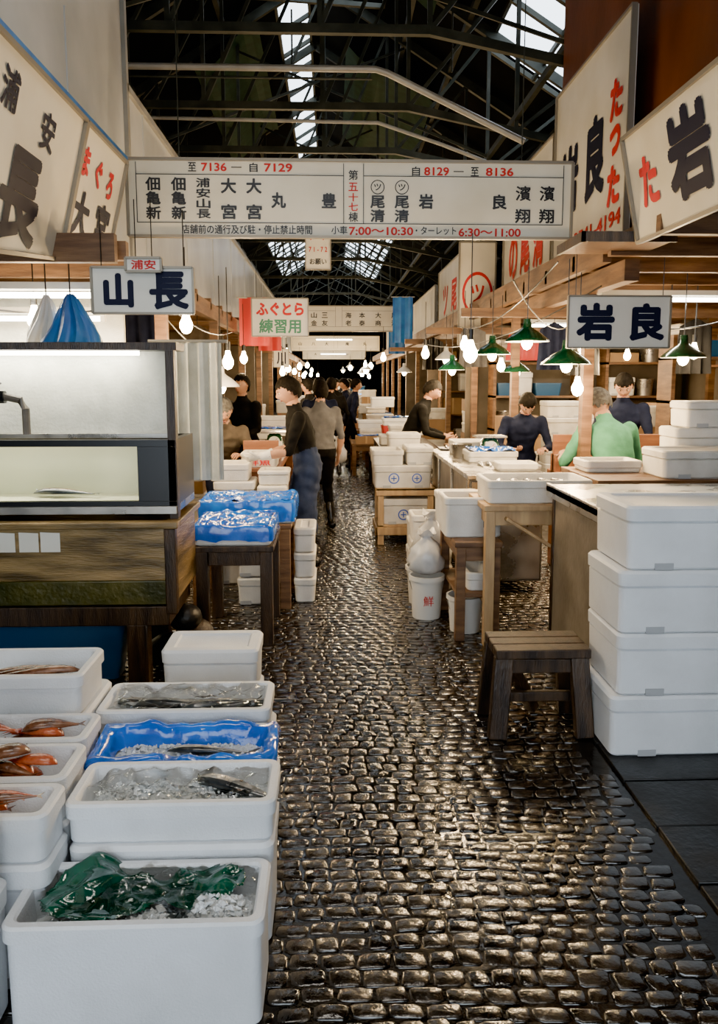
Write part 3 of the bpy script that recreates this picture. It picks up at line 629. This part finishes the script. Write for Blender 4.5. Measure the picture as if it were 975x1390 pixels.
# ---------------------------------------------------------------- signs
def panel(name,pts,mat,th=.03,frame=frameM,fr=.02):
    g=MB(); bl,br,tr,tl=[V(p) for p in pts]; n=((br-bl).cross(tl-bl)).normalized()
    f=[bl,br,tr,tl]; b=[p-n*th for p in f]
    g.add(f+b,[(0,1,2,3),(7,6,5,4),(0,4,5,1),(1,5,6,2),(2,6,7,3),(3,7,4,0)],mat)
    if frame:
        for p,q in((bl,br),(br,tr),(tr,tl),(tl,bl)): g.beam(p,q,fr,th+.012,frame,up=n)
    return g.build(name,smooth=0)
def aisle_sign(Y,cols=None):
    x0,x1,z0,z1=-1.375,1.668,2.62,3.125; W=x1-x0;H=z1-z0
    ob=panel('hanging_direction_sign',[(x0,Y,z0),(x1,Y,z0),(x1,Y,z1),(x0,Y,z1)],signC,fr=.018)
    g=MB()
    for x in(x0+.35,x1-.35): g.path([(x,Y+.02,z1),(x,Y+.02,5.1)],.004,trussM,6)
    g.build('hanger_rods',parent=ob)
    def P(px,py): return (x0+(px-178)/602*W, Y-.001, z1-(py-218)/104*H)
    k=W/602
    def T(s,px,py,w_,h_,m=inkK,b=.02): text(s,P(px,py),w_*k if w_ else None,h_*k if h_ else None,m,ob,bold=b)
    g=MB()
    def ln(xa,ya,xb,yb,t=1.0):
        a=P(xa,ya);b=P(xb,yb); g.box(min(a[0],b[0])-t*k*.5,max(a[0],b[0])+t*k*.5,Y-.003,Y+.001,min(a[2],b[2])-t*k*.5,max(a[2],b[2])+t*k*.5,inkK)
    ln(190,238,468,238);ln(495,238,768,238);ln(190,303,768,303);ln(468,222,468,303);ln(495,222,495,303); ln(190,222,190,303);ln(768,222,768,303)
    g.build('ruled_lines',smooth=0,parent=ob)
    if cols:
        for x,s_ in cols:
            for i,c in enumerate(s_): T(c,x,272 if len(s_)==1 else 256+32*i/(len(s_)-1),24,22,b=.03)
        return ob
    T('至',265,228,11,12);T('7136',294,228,34,11,inkR,.03);T('—',324,228,14,None);T('自',347,228,11,12);T('7129',380,228,38,11,inkR,.03)
    T('自',566,231,11,12);T('8129',594,231,34,11,inkR,.03);T('—',624,231,14,None);T('至',646,231,11,12);T('8136',680,231,38,11,inkR,.03)
    for x in(212,246):
        for c,y in zip('佃亀新',(251,270,290)): T(c,x,y,20,17.5,b=.035)
    for c,y in zip('浦安山長',(249,263,277,291)): T(c,279,y,19,12.5,b=.03)
    for x in(313,347): T('大',x,253,21,20,b=.04);T('宮',x,288,21,20,b=.035)
    T('丸',380,272,20,21,b=.04);T('豊',448,272,20,20,b=.035)
    T('第',481,237,13,13)
    for c,y in zip('五十七',(253,267,280)): T(c,481,y,13,11,inkR)
    T('棟',481,294,13,13)
    for x in(514,547):
        T('ツ',x,253,10,9,b=.03)
        g=MB(); n=24; c=P(x,253)
        g.loops([[(c[0]+q*k*math.cos(2*math.pi*i/n),Y-.003,c[2]+q*k*math.sin(2*math.pi*i/n)) for i in range(n)] for q in(9.5,8.2)],inkK,False,False); g.build('ring',smooth=0,parent=ob)
        T('尾',x,273,20,17,b=.035);T('清',x,292,20,17,b=.035)
    T('岩',580,272,20,20,b=.04);T('良',681,272,20,20,b=.04)
    for x in(713,746): T('濱',x,260,21,20,b=.025);T('翔',x,291,21,19,b=.03)
    T('店舗前の通行及び駐・停止禁止時間',337,312,176,12,b=.02)
    T('小車',462,312,22,11);T('7:00～10:30',519,313,88,11,inkR,.03);T('・ターレット',594,312,56,11);T('6:30～11:00',668,314,86,11,inkR,.03)
    return ob
aisle_sign(5.5); aisle_sign(16,[(230,'大宮'),(280,'丸'),(340,'八幡'),(382,'山金'),(425,'三友'),(520,'海老'),(575,'本泰'),(640,'大商'),(705,'尾清')]); aisle_sign(27,[(240,'山'),(330,'八'),(420,'大'),(560,'庵'),(680,'丸')]); aisle_sign(38,[(300,'大'),(600,'山')])
LR=V((0,1,0)); LU=V((.24,0,1)).normalized()
def lx(z): return -1.305-(3.02-z)*.24
p1=panel('shop_sign_board',[(lx(2.16),3.0,2.16),(lx(2.30),4.38,2.30),(-1.305,4.38,3.02),(-1.305,3.0,3.02)],signC)
p2=panel('shop_sign_board',[(lx(2.30),4.40,2.30),(lx(2.40),5.2,2.40),(-1.305,5.2,3.02),(-1.305,4.40,3.02)],signC)
def LT(c,py,z,w_,h_,m,p,b=.03): text(c,(lx(z)+.004,py,z),w_,h_,m,p,right=LR,up=LU,bold=b)
LT('浦',3.48,2.86,.17,.17,inkN,p1);LT('安',3.93,2.82,.17,.18,inkN,p1);LT('長',3.76,2.48,.46,.42,inkN,p1,.045);LT('山',3.2,2.48,.4,.4,inkN,p1,.04)
LT('ま',4.5,2.84,.12,.16,inkR,p2,.05);LT('ぐ',4.74,2.83,.12,.16,inkR,p2,.05);LT('ろ',4.97,2.82,.12,.16,inkR,p2,.05)
LT('大',4.57,2.57,.28,.26,inkN,p2,.045);LT('宮',4.96,2.58,.26,.26,inkN,p2,.045)
g=MB(); g.beam((-1.30,2.5,3.04),(-1.30,5.2,3.04),.02,.03,blueP); g.build('blue_trim_strip',smooth=0)
g=MB(); g.box(-1.56,-1.5,2,6.0,3.0,4.45,sheetW); g.box(-1.56,-1.5,6.0,30,2.45,3.76,sheetW); g.box(-1.50,-1.49,5.2,6.0,2.45,3.0,sheetW)
y=2.9
while y<28: g.box(-1.5,-1.492,y,y+.02,2.5 if y>5.2 else 3.05,3.74,sheetW); y+=1.82
g.box(-1.56,-1.47,5.97,6.03,2.45,4.45,pipeM); g.box(-1.52,-1.47,6,30,3.74,3.79,pipeM)
g.build('white_sheet_wall',smooth=0)
RR=V((0,-1,0)); RU=V((-.12,0,.58)).normalized()
p3=panel('shop_sign_board',[(1.82,4.64,2.45),(1.82,2.4,2.45),(1.70,2.4,3.03),(1.70,4.64,3.03)],signC)
def RT(c,y,z,w_,h_,m,p,b=.04): text(c,(1.70+(3.03-z)*.12/.58-.004,y,z),w_,h_,m,p,right=RR,up=RU,bold=b)
RT('た',4.38,2.74,.22,.27,inkR,p3,.05);RT('岩',3.90,2.76,.46,.44,inkN,p3,.055);RT('良',3.3,2.76,.46,.44,inkN,p3,.05)
X=2.13
def panelR(y0,y1,z0,z1,x=X): return panel('shop_sign_board',[(x,y1,z0),(x,y0,z0),(x,y0,z1),(x,y1,z1)],signW)
def RF(c,y,z,w_,h_,m,p,b=.04,x=X): text(c,(x-.004,y,z),w_,h_,m,p,right=RR,bold=b)
p4=panelR(5.7,7.55,2.62,4.25)
RF('た',5.98,3.72,.26,.30,inkR,p4,.06);RF('っ',5.98,3.42,.22,.22,inkR,p4,.06);RF('た',5.98,3.1,.26,.30,inkR,p4,.06)
RF('良',6.42,3.42,.46,.66,inkN,p4,.055);RF('岩',7.1,3.40,.50,.60,inkN,p4,.055); RF('3541-4194',6.35,2.85,1.1,.12,inkR,p4,.03)
p5=panelR(7.6,9.7,2.62,3.95)
for c,y in zip('の尾清',(9.2,8.65,8.1)): RF(c,y,3.05,.42,.5,inkR,p5,.04)
RF('3541-4195',8.6,2.72,1.0,.10,inkR,p5,.03)
p6=panelR(11.5,15.5,2.62,3.7)
for c,y in zip('ツ尾清',(14.6,13.6,12.6)): RF(c,y,3.1,.6,.55,inkR,p6,.03)
panelR(16,30,2.62,3.55)
p7=panel('shop_sign_board',[(1.66,10.2,2.1),(2.13,10.2,2.1),(2.13,10.2,3.4),(1.66,10.2,3.4)],signC)
g=MB(); n=30; g.loops([[(1.9+q*math.cos(2*math.pi*i/n),10.195,2.75+q*1.4*math.sin(2*math.pi*i/n)) for i in range(n)] for q in(.20,.17)],inkR,False,False)
g.build('ring_mark',smooth=0,parent=p7); text('ツ',(1.9,10.198,2.75),.18,.24,inkR,p7,bold=.03)
def flat(name,x0,x1,z0,z1,Y,chars,m=signW,fr=.012):
    ob=panel(name,[(x0,Y,z0),(x1,Y,z0),(x1,Y,z1),(x0,Y,z1)],m,th=.015,fr=fr)
    for (c,u,v,w_,h_,mm,b) in chars: text(c,(x0+(x1-x0)*u,Y-.002,z0+(z1-z0)*v),w_,h_,mm,ob,bold=b)
    g=MB(); g.path([(x0+.05,Y+.01,z1),(x0+.05,Y+.01,max(2.5,z1+.3))],.003,black,5); g.path([(x1-.05,Y+.01,z1),(x1-.05,Y+.01,max(2.5,z1+.3))],.003,black,5); g.build('hanging_cords',parent=ob)
    return ob
flat('stall_name_sign',1.58,2.27,1.86,2.20,5.2,[('岩',.27,.5,.26,.25,inkN,.055),('良',.78,.5,.24,.25,inkN,.055)])
flat('stall_name_sign',-1.27,-.735,2.0,2.24,4.26,[('山',.26,.5,.16,.18,inkN,.055),('長',.76,.5,.21,.20,inkN,.045)])
flat('red_lettered_label',-1.08,-.895,2.215,2.285,4.23,[('浦安',.5,.5,.13,.05,inkR,.03)])
flat('fugu_sign',-.83,-.24,2.10,2.49,8.3,[('ふぐとら',.5,.72,.5,.14,inkR,.05),('練習用',.5,.27,.44,.15,inkG,.03)])
flat('small_notice_sign',-.30,.0,2.95,3.42,9.5,[('7 - 7',.5,.78,.2,.05,inkR,.02),('7 1 - 7 2',.5,.5,.22,.06,inkR,.02),('お願い',.5,.2,.2,.07,inkK,.02)])
flat('small_notice_sign',-.95,-.7,1.85,2.15,13,[('川',.5,.5,.15,.2,inkN,.03)])
for (x,y,z0,z1,m) in ((-1.1,9.5,2.05,2.62,redP),(-1.15,12.5,2.1,2.7,redP),(1.1,14,2.3,3.1,blueP),(1.25,17,2.2,2.9,blueP)):
    g=MB(); n=10; g.add([(x+.36*(i/n),y+.02*math.sin(i*1.3),z) for z in(z0,z1) for i in range(n+1)],[(i,i+1,n+2+i,n+1+i) for i in range(n)],m); g.path([(x-.03,y,z1),(x+.39,y,z1)],.01,pipeM,6); g.build('hanging_banner')
# ---------------------------------------------------------------- lamps
def light(loc,p,col=(1,.70,.38),r=.06):
    l=bpy.data.lights.new('bulb_light','POINT'); l.energy=p; l.color=col; l.shadow_soft_size=r
    o=bpy.data.objects.new('bulb_light',l); S.collection.objects.link(o); o.location=loc; return o
def pendant(x,y,z,r=.17,shade=True,p=22,top=2.5,mat=None,b=1.0):
    g=MB()
    if shade:
        m=mat or greenE
        g.rev((x,y,z),[(.028,.16),(.034,.10),(.05,.085),(r*.6,.055),(r*.95,.005),(r,-.012)],m,24,True)
        g.rev((x,y,z),[(r,-.012),(r*.93,-.004),(r*.58,.045),(.045,.075),(.001,.078)],whiteE,24)
    g.path([(x,y,z+.07),(x,y,z+.14)],.02,black,8); g.path([(x,y,z+.14),(x,y,top)],.004,black,5)
    g.rev((x,y,z),[(.001,-.075*b),(.026*b,-.064*b),(.042*b,-.034*b),(.042*b,-.005),(.026*b,.03),(.016,.07)],bulbM,14)
    ob=g.build('pendant_lamp',smooth=50)
    if p:
        l=light((x,y,z-.15*b),p); par(l,ob)
    return ob
for a in [(1.51,6.0,1.95,.17),(1.70,5.6,1.77,.18),(1.49,7.2,1.89,.17),(2.03,8.5,1.74,.16),(1.40,9,1.77,.16),(2.74,6.0,1.83,.17)]: pendant(*a,p=38)
for a in [(1.82,5.7,1.60),(1.30,7.6,2.0),(-1.78,4.8,2.02),(-.95,5.2,2.02),(-.80,6.1,1.80),(2.4,7.4,1.95),(3.2,6.8,1.9),(2.9,8.9,1.9),(3.6,9.4,1.95),(-1.0,9.0,1.9),(-2.3,6.5,1.9),(1.05,8.7,1.95),(1.75,8.0,1.8)]: pendant(*a,shade=False,p=38,b=1.0)
pendant(.93,5.2,1.84,shade=False,p=75,b=1.1,top=2.6)
pendant(-.93,6.6,1.60,.16,mat=whiteE,p=12)
for i in range(26):
    y=10.4+i*1.15; sx=-1 if i%2 else 1; x=(-rnd.uniform(.45,1.3) if sx<0 else rnd.uniform(.55,1.9))
    pendant(x,y,rnd.uniform(1.65,2.15),.15,shade=(i%4==0),mat=whiteE,p=65 if y<20 else 110,b=1.0 if y<18 else 1.6)
for (x0,x1,y,z) in((-2.6,-1.35,4.7,2.14),(-2.9,-1.5,5.3,2.05),(2.2,3.4,6.4,2.3),(2.4,3.6,9.5,2.3),(-.5,.7,20,2.9),(-.5,.7,25,2.9),(-.5,.7,31,2.9),(-.5,.7,36,2.8)):  # the last four, over the far aisle, are added to brighten it
    g=MB(); g.box(x0,x1,y-.05,y+.05,z+.03,z+.07,whiteE); g.path([(x0+.03,y,z),(x1-.03,y,z)],.018,tubeM,10); g.box(x0,x0+.03,y-.02,y+.02,z-.02,z+.03,whiteE); g.box(x1-.03,x1,y-.02,y+.02,z-.02,z+.03,whiteE); g.path([((x0+x1)/2,y,z+.07),((x0+x1)/2,y,2.42 if z<2.4 else 5.1)],.006,black,5)
    ob=g.build('fluorescent_lamp')
    l=bpy.data.lights.new('tube_light','AREA'); l.shape='RECTANGLE'; l.size=x1-x0; l.size_y=.05; l.energy=28 if y<10 else 120; l.color=(1,.91,.72)
    o=bpy.data.objects.new('tube_light',l); S.collection.objects.link(o); o.location=((x0+x1)/2,y,z-.03); par(o,ob)
for (x,y,z,e) in((-.9,1.5,3.6,32),(.9,1.2,3.6,14),(.2,3.2,4.3,24)):  # added out-of-view fill lights for the foreground, given fixture bodies
    g=MB(); g.box(x-.6,x+.6,y-.08,y+.08,z+.03,z+.09,whiteE); g.path([(x-.4,y,z+.09),(x-.4,y,rz(x))],.01,black,5); g.path([(x+.4,y,z+.09),(x+.4,y,rz(x))],.01,black,5); ob=g.build('added_fill_lamp')
    l=bpy.data.lights.new('added_fill_light','AREA'); l.shape='RECTANGLE'; l.size=1.2; l.size_y=.12; l.energy=e; l.color=(1,.93,.83)
    o=bpy.data.objects.new('added_fill_light',l); S.collection.objects.link(o); o.location=(x,y,z+.01); par(o,ob)
# ---------------------------------------------------------------- people
def ik(a,b,l1,l2,bend):
    a=V(a);b=V(b);d=b-a; L=min(d.length,(l1+l2)*.995); dn=d.normalized(); b=a+dn*L
    k=(l1*l1-l2*l2+L*L)/(2*L); h=math.sqrt(max(0,l1*l1-k*k)); bd=V(bend); bd=(bd-dn*bd.dot(dn)).normalized()
    return a+dn*k+bd*h,b
def person(name,pos,heading,lean=5,sc=1.0,wr=None,ank=None,pz=.93,look=0,hyaw=0,hair=None,top=None,fore=None,legs=None,feet=None,apron=None,vox=.016,glove=None,cap=None,elb=None,hairlong=False):
    hair=hair or hairK; top=top or cBlack; fore=fore or top; legs=legs or cNavy; feet=feet or bootM
    ln=math.radians(lean); d=V((0,math.sin(ln),math.cos(ln))); pel=V((0,-.02-.1*math.sin(ln),pz))
    nb=pel+d*.50; hd=math.radians(look); up2=V((0,math.sin(ln*.6+hd),math.cos(ln*.6+hd))); hc=nb+d*.045+up2*.12
    wr=wr or ((-.24,.10,.86),(.24,.06,.84)); ank=ank or ((-.11,.02,.08),(.11,-.06,.08))
    segs=[]
    g=MB()
    sp=[pel-V((0,0,.09)),pel,pel+d*.14,pel+d*.30,pel+d*.41,pel+d*.455,nb,nb+d*.02+up2*.06]
    g.path(sp,[(.14,.10),(.165,.12),(.148,.105),(.178,.122),(.180,.105),(.125,.085),(.062,.062),(.054,.058)],top,20,xa=(1,0,0))
    segs.append((pel+V((0,0,.06)),pel+d*.44,.15,'top')); segs.append((nb+d*.03,hc,.07,'skin')); segs.append((pel-V((0,0,.1)),pel-V((0,0,.04)),.15,'legs'))
    hands=[]
    for i,sx in enumerate((-1,1)):
        sh=pel+d*.43+V((sx*.185,0,0)); el,w_=ik(sh,wr[i],.29,.25,(elb[i] if elb else (sx*.5,-.6,-.5)))
        g.path([sh-V((sx*.05,0,-.005)),sh,sh.lerp(el,.4),el,el.lerp(w_,.35),w_],[.045,.062,.054,.044,.043,.029],top,12)
        g.ell(sh,(.06,.06,.06),top); g.ell(el,(.044,.044,.044),top)
        segs.append((sh,el,.05,'top')); segs.append((el,w_,.04,'fore')); hands.append((el,w_,sx))
        hp=pel+V((sx*.09,0,-.03)); kn,an=ik(hp,ank[i],.43,.42,(0,1,0))
        g.path([hp+V((0,0,.05)),hp,hp.lerp(kn,.5),kn,kn.lerp(an,.3),kn.lerp(an,.7),an],[.08,.093,.078,.060,.060,.052,.045],top,14)
        g.ell(kn,(.06,.06,.06),top)
        g.path([an+V((0,-.075,-.035)),an+V((0,-.05,-.03)),an+V((0,.04,-.025)),an+V((0,.12,-.045)),an+V((0,.175,-.055))],[(.03,.035),(.042,.05),(.045,.05),(.046,.032),(.028,.02)],top,12,xa=(1,0,0))
        segs.append((hp,kn,.08,'legs')); segs.append((kn,kn.lerp(an,.35),.06,'legs')); segs.append((kn.lerp(an,.5),an,.05,'feet')); segs.append((an+V((0,-.05,-.04)),an+V((0,.15,-.05)),.04,'feet'))
    if apron:
        g.path([pel+V((0,.01,.10)),pel+V((0,.01,-.05)),V((0,.02,pz-.3)),V((0,.01,.36))],[(.155,.115),(.172,.125),(.175,.13),(.17,.13)],top,20,xa=(1,0,0))
        segs.append((pel+V((0,0,.08)),V((0,.01,.34)),.17,'apron'))
    ob=g.build('tmpbody',smooth=0)
    m=ob.modifiers.new('r','REMESH'); m.mode='VOXEL'; m.voxel_size=vox; m.use_smooth_shade=True
    sm=ob.modifiers.new('s','SMOOTH'); sm.factor=.6; sm.iterations=5
    dg=bpy.context.evaluated_depsgraph_get(); me=bpy.data.meshes.new_from_object(ob.evaluated_get(dg)); off=V(ob.location); bpy.data.objects.remove(ob)
    a=np.empty(len(me.vertices)*3); me.vertices.foreach_get('co',a); a=a.reshape(-1,3)+np.array(off)
    for q in range(len(a)):
        p=V(a[q]); f=(noise.noise(V((p.x*9,p.y*9,p.z*16)))+.6*noise.noise(V((p.x*20+3,p.y*20,p.z*22))))*.013; c=V((0,pel.y,p.z)); dd=(p-c); dd.z=0
        if dd.length>1e-4: a[q]+=np.array(dd.normalized()*f)
    me.vertices.foreach_set('co',a.ravel())
    c=np.empty(len(me.polygons)*3); me.update(); me.polygons.foreach_get('center',c); c=c.reshape(-1,3)
    best=np.full(len(c),1e9); lab=np.zeros(len(c),int); labs=['top','fore','skin','legs','feet','apron']; mats=[top,fore,skin,legs,feet,apron or legs]
    for (p,q,r,lb) in segs:
        p_=np.array(p);q_=np.array(q);dv=q_-p_;t=np.clip(((c-p_)@dv)/(dv@dv),0,1); ds=np.linalg.norm(c-(p_+t[:,None]*dv),axis=1)/r
        k=ds<best; best[k]=ds[k]; lab[k]=labs.index(lb)
    me.materials.clear()
    for mm in mats: me.materials.append(mm)
    me.polygons.foreach_set('material_index',lab.astype(np.int32)); me.polygons.foreach_set('use_smooth',[True]*len(me.polygons))
    h=MB(); R=Matrix.Rotation(math.radians(hyaw),3,'Z')@Matrix.Rotation(-(ln*.6+hd),3,'X')
    nu,nv=36,28; ls=[]; lh=[]
    for i in range(nv+1):
        th=-math.pi/2+math.pi*(i+.05)/(nv+.1); l=[];l2=[]
        for k in range(nu):
            ph=2*math.pi*k/nu; x,y,z=math.cos(th)*math.cos(ph),math.cos(th)*math.sin(ph),math.sin(th)
            rx,ry,rz_=.076,.096,.116
            if z<0: rx*=1-.30*(-z)**1.3; ry*=1-.10*(-z)
            px,py,pz_=x*rx,y*ry,z*rz_
            if y>0:
                nz=math.exp(-((px/.012)**2))*math.exp(-(((pz_+.018)/.024)**2)); py+=.024*nz
                for ex in(-.031,.031): py-=.010*math.exp(-(((px-ex)/.016)**2)-(((pz_-.004)/.011)**2))
                py+=.005*math.exp(-(((pz_-.026)/.010)**2)); py+=.007*math.exp(-((px/.024)**2)-(((pz_+.060)/.012)**2)); py+=.006*math.exp(-((px/.02)**2)-(((pz_+.095)/.015)**2))
            l.append(hc+R@V((px,py,pz_)))
            hk=1.15+.08*noise.noise(V((x*9,y*9,z*9)))
            l2.append(hc+R@V((x*.079*hk,y*.096*hk-.006,z*.116*1.11)))
        ls.append(l); lh.append(l2)
    h.loops(ls,skin)
    fs=[];vs=[p for l in lh for p in l]
    for i in range(nv):
        th=math.sin(-math.pi/2+math.pi*(i+.5)/nv)
        for k in range(nu):
            ph=math.sin(2*math.pi*(k+.5)/nu); jit=.08*math.sin(k*2.3)
            if ph>.5: lim=.36+jit
            elif ph>.1: lim=.36-(.5-ph)/.4*.30
            elif ph>-.12: lim=.0 if ph>0 else -.15
            else: lim=-.45 if ph>-.5 else -.68+jit*.5
            if hairlong and ph<.1: lim=-.85
            if th>lim: k2=(k+1)%nu; fs.append((i*nu+k,i*nu+k2,(i+1)*nu+k2,(i+1)*nu+k))
    fs.append(tuple(nv*nu+k for k in range(nu)))
    h.add(vs,fs,cap or hair)
    for sx in(-1,1):
        h.ell(hc+R@V((sx*.031,.078,.004)),(.013,.010,.006),eyeW,8,6,R); h.ell(hc+R@V((sx*.031,.0865,.004)),(.007,.003,.006),eyeK,8,6,R)
        h.ell(hc+R@V((sx*.031,.090,.024)),(.016,.005,.003),hair,8,5,R); h.ell(hc+R@V((sx*.076,-.004,-.002)),(.008,.016,.028),skin,8,6,R)
    h.ell(hc+R@V((0,.088,-.058)),(.022,.008,.0035),lipM,8,5,R); h.ell(hc+R@V((0,.087,-.064)),(.018,.008,.004),lipM,8,5,R)
    hm=glove or skin
    for el,w_,sx in hands:
        f=(w_-el).normalized(); sd=V((sx,0,0)); sd=(sd-f*sd.dot(f)).normalized(); inw=-sd
        wa=V((0,1,0)); wa=(wa-f*wa.dot(f)); wa=wa.normalized() if wa.length>.2 else V((0,0,1)); pn=f.cross(wa).normalized()
        if pn.dot(inw)<0: pn=-pn
        if glove: h.path([w_-f*.10,w_-f*.05,w_-f*.01],[.041,.038,.034],hm,12)
        h.path([w_-f*.02,w_+f*.015,w_+f*.05,w_+f*.09],[(.026,.022),(.030,.018),(.040,.016),(.038,.013)],hm,12,xa=tuple(wa))
        for q,(o_,L_) in enumerate(((.029,.072),(.010,.08),(-.010,.075),(-.028,.058))):
            b0=w_+f*.082+wa*o_; c1=b0+(f*.9+pn*.25).normalized()*L_*.42; c2=c1+(f*.6+pn*.7).normalized()*L_*.32; c3=c2+(f*.2+pn*.95).normalized()*L_*.26
            h.path([b0,c1,c2,c3],[.0095,.009,.008,.006],hm,8)
        t0=w_+f*.025+wa*.024; t1=t0+(f*.6+wa*.75+pn*.25).normalized()*.038; t2=t1+(f*.85+wa*.3+pn*.4).normalized()*.03; h.path([t0,t1,t2],[.013,.011,.007],hm,8)
    hb=h.build('head_and_hands',smooth=70)
    body=bpy.data.objects.new(name,me); S.collection.objects.link(body)
    Rz=Matrix.Rotation(math.radians(heading),4,'Z')
    body.matrix_world=Matrix.Translation(pos)@Rz@Matrix.Scale(sc,4)
    hb.parent=body
    return body
person('market_worker',(-.24,6.55,0),98,lean=13,wr=((-.17,.38,1.03),(.20,.34,1.0)),ank=((-.12,.05,.08),(.12,-.08,.08)),look=14,top=cBlack,fore=skin,legs=cDenim,feet=bootM,apron=cDenim,vox=.013,glove=cWhite,elb=((-.3,-.9,-.3),(.3,-.9,-.3)),sc=.99)
person('market_worker',(-.12,8.5,0),20,lean=3,top=cGrey,fore=skin,legs=cBlack,sc=.96)
person('market_worker',(-1.02,7.3,0),-170,lean=34,pz=.86,look=12,top=cBrown,fore=cBrown,legs=cNavy,hair=hairG,wr=((-.15,.42,1.0),(.17,.40,1.0)),sc=.97)
person('market_worker',(-1.0,8.9,0),150,lean=6,top=cBlack,fore=cBlack,legs=cNavy,wr=((-.18,.32,1.02),(.2,.3,1.02)),sc=1.0)
person('market_worker',(.96,9.15,0),-100,lean=26,look=15,top=cBlack,fore=cBlack,legs=cBlack,wr=((-.2,.38,.98),(.2,.4,.98)),sc=1.0)
person('market_worker',(1.95,7.9,0),178,lean=30,pz=.90,look=30,top=cNavy,fore=cNavy,legs=cNavy,wr=((-.15,.40,1.0),(.17,.42,1.0)),sc=.97)
person('market_worker',(2.24,6.0,0),10,lean=28,pz=.78,look=28,top=cGreen,fore=skin,legs=cNavy,hair=hairG,wr=((-.2,.42,.95),(.2,.42,.95)),sc=1.08)
person('market_worker',(2.85,7.5,0),160,lean=14,look=25,top=cNavy,fore=cNavy,legs=cNavy,wr=((-.17,.38,1.0),(.18,.4,1.0)),sc=1.02)
for (x,y,hd_,t,l_) in [(-.16,10.8,0,cNavy,cBlack),(.0,13.2,10,cBlack,cBlack),(-.26,15.8,0,cBlack,cNavy),(.10,18,180,cBlack,cBlack),(.38,16.5,90,cNavy,cBlack),(-.1,20,-60,cBrown,cBlack),(.3,21,0,cBlack,cBlack),(-.28,12.0,60,cBlack,cNavy),(.36,14.4,-80,cNavy,cBlack),(-.3,17.6,80,cWhite,cNavy),(.34,19.3,-60,cGrey,cBlack)]:
    person('pedestrian',(x,y,0),hd_,lean=3 if abs(hd_)<50 else 14,top=t,legs=l_,fore=t,vox=.024,ank=((-.10,.16,.08),(.10,-.16,.10)) if abs(hd_)<50 else None,pz=.90)
bag(.09,10.7,.50,.12,.36,'white_shopping_bag')
S.view_settings.view_transform='AgX'
S.view_settings.look='AgX - Punchy'
S.view_settings.exposure=.45
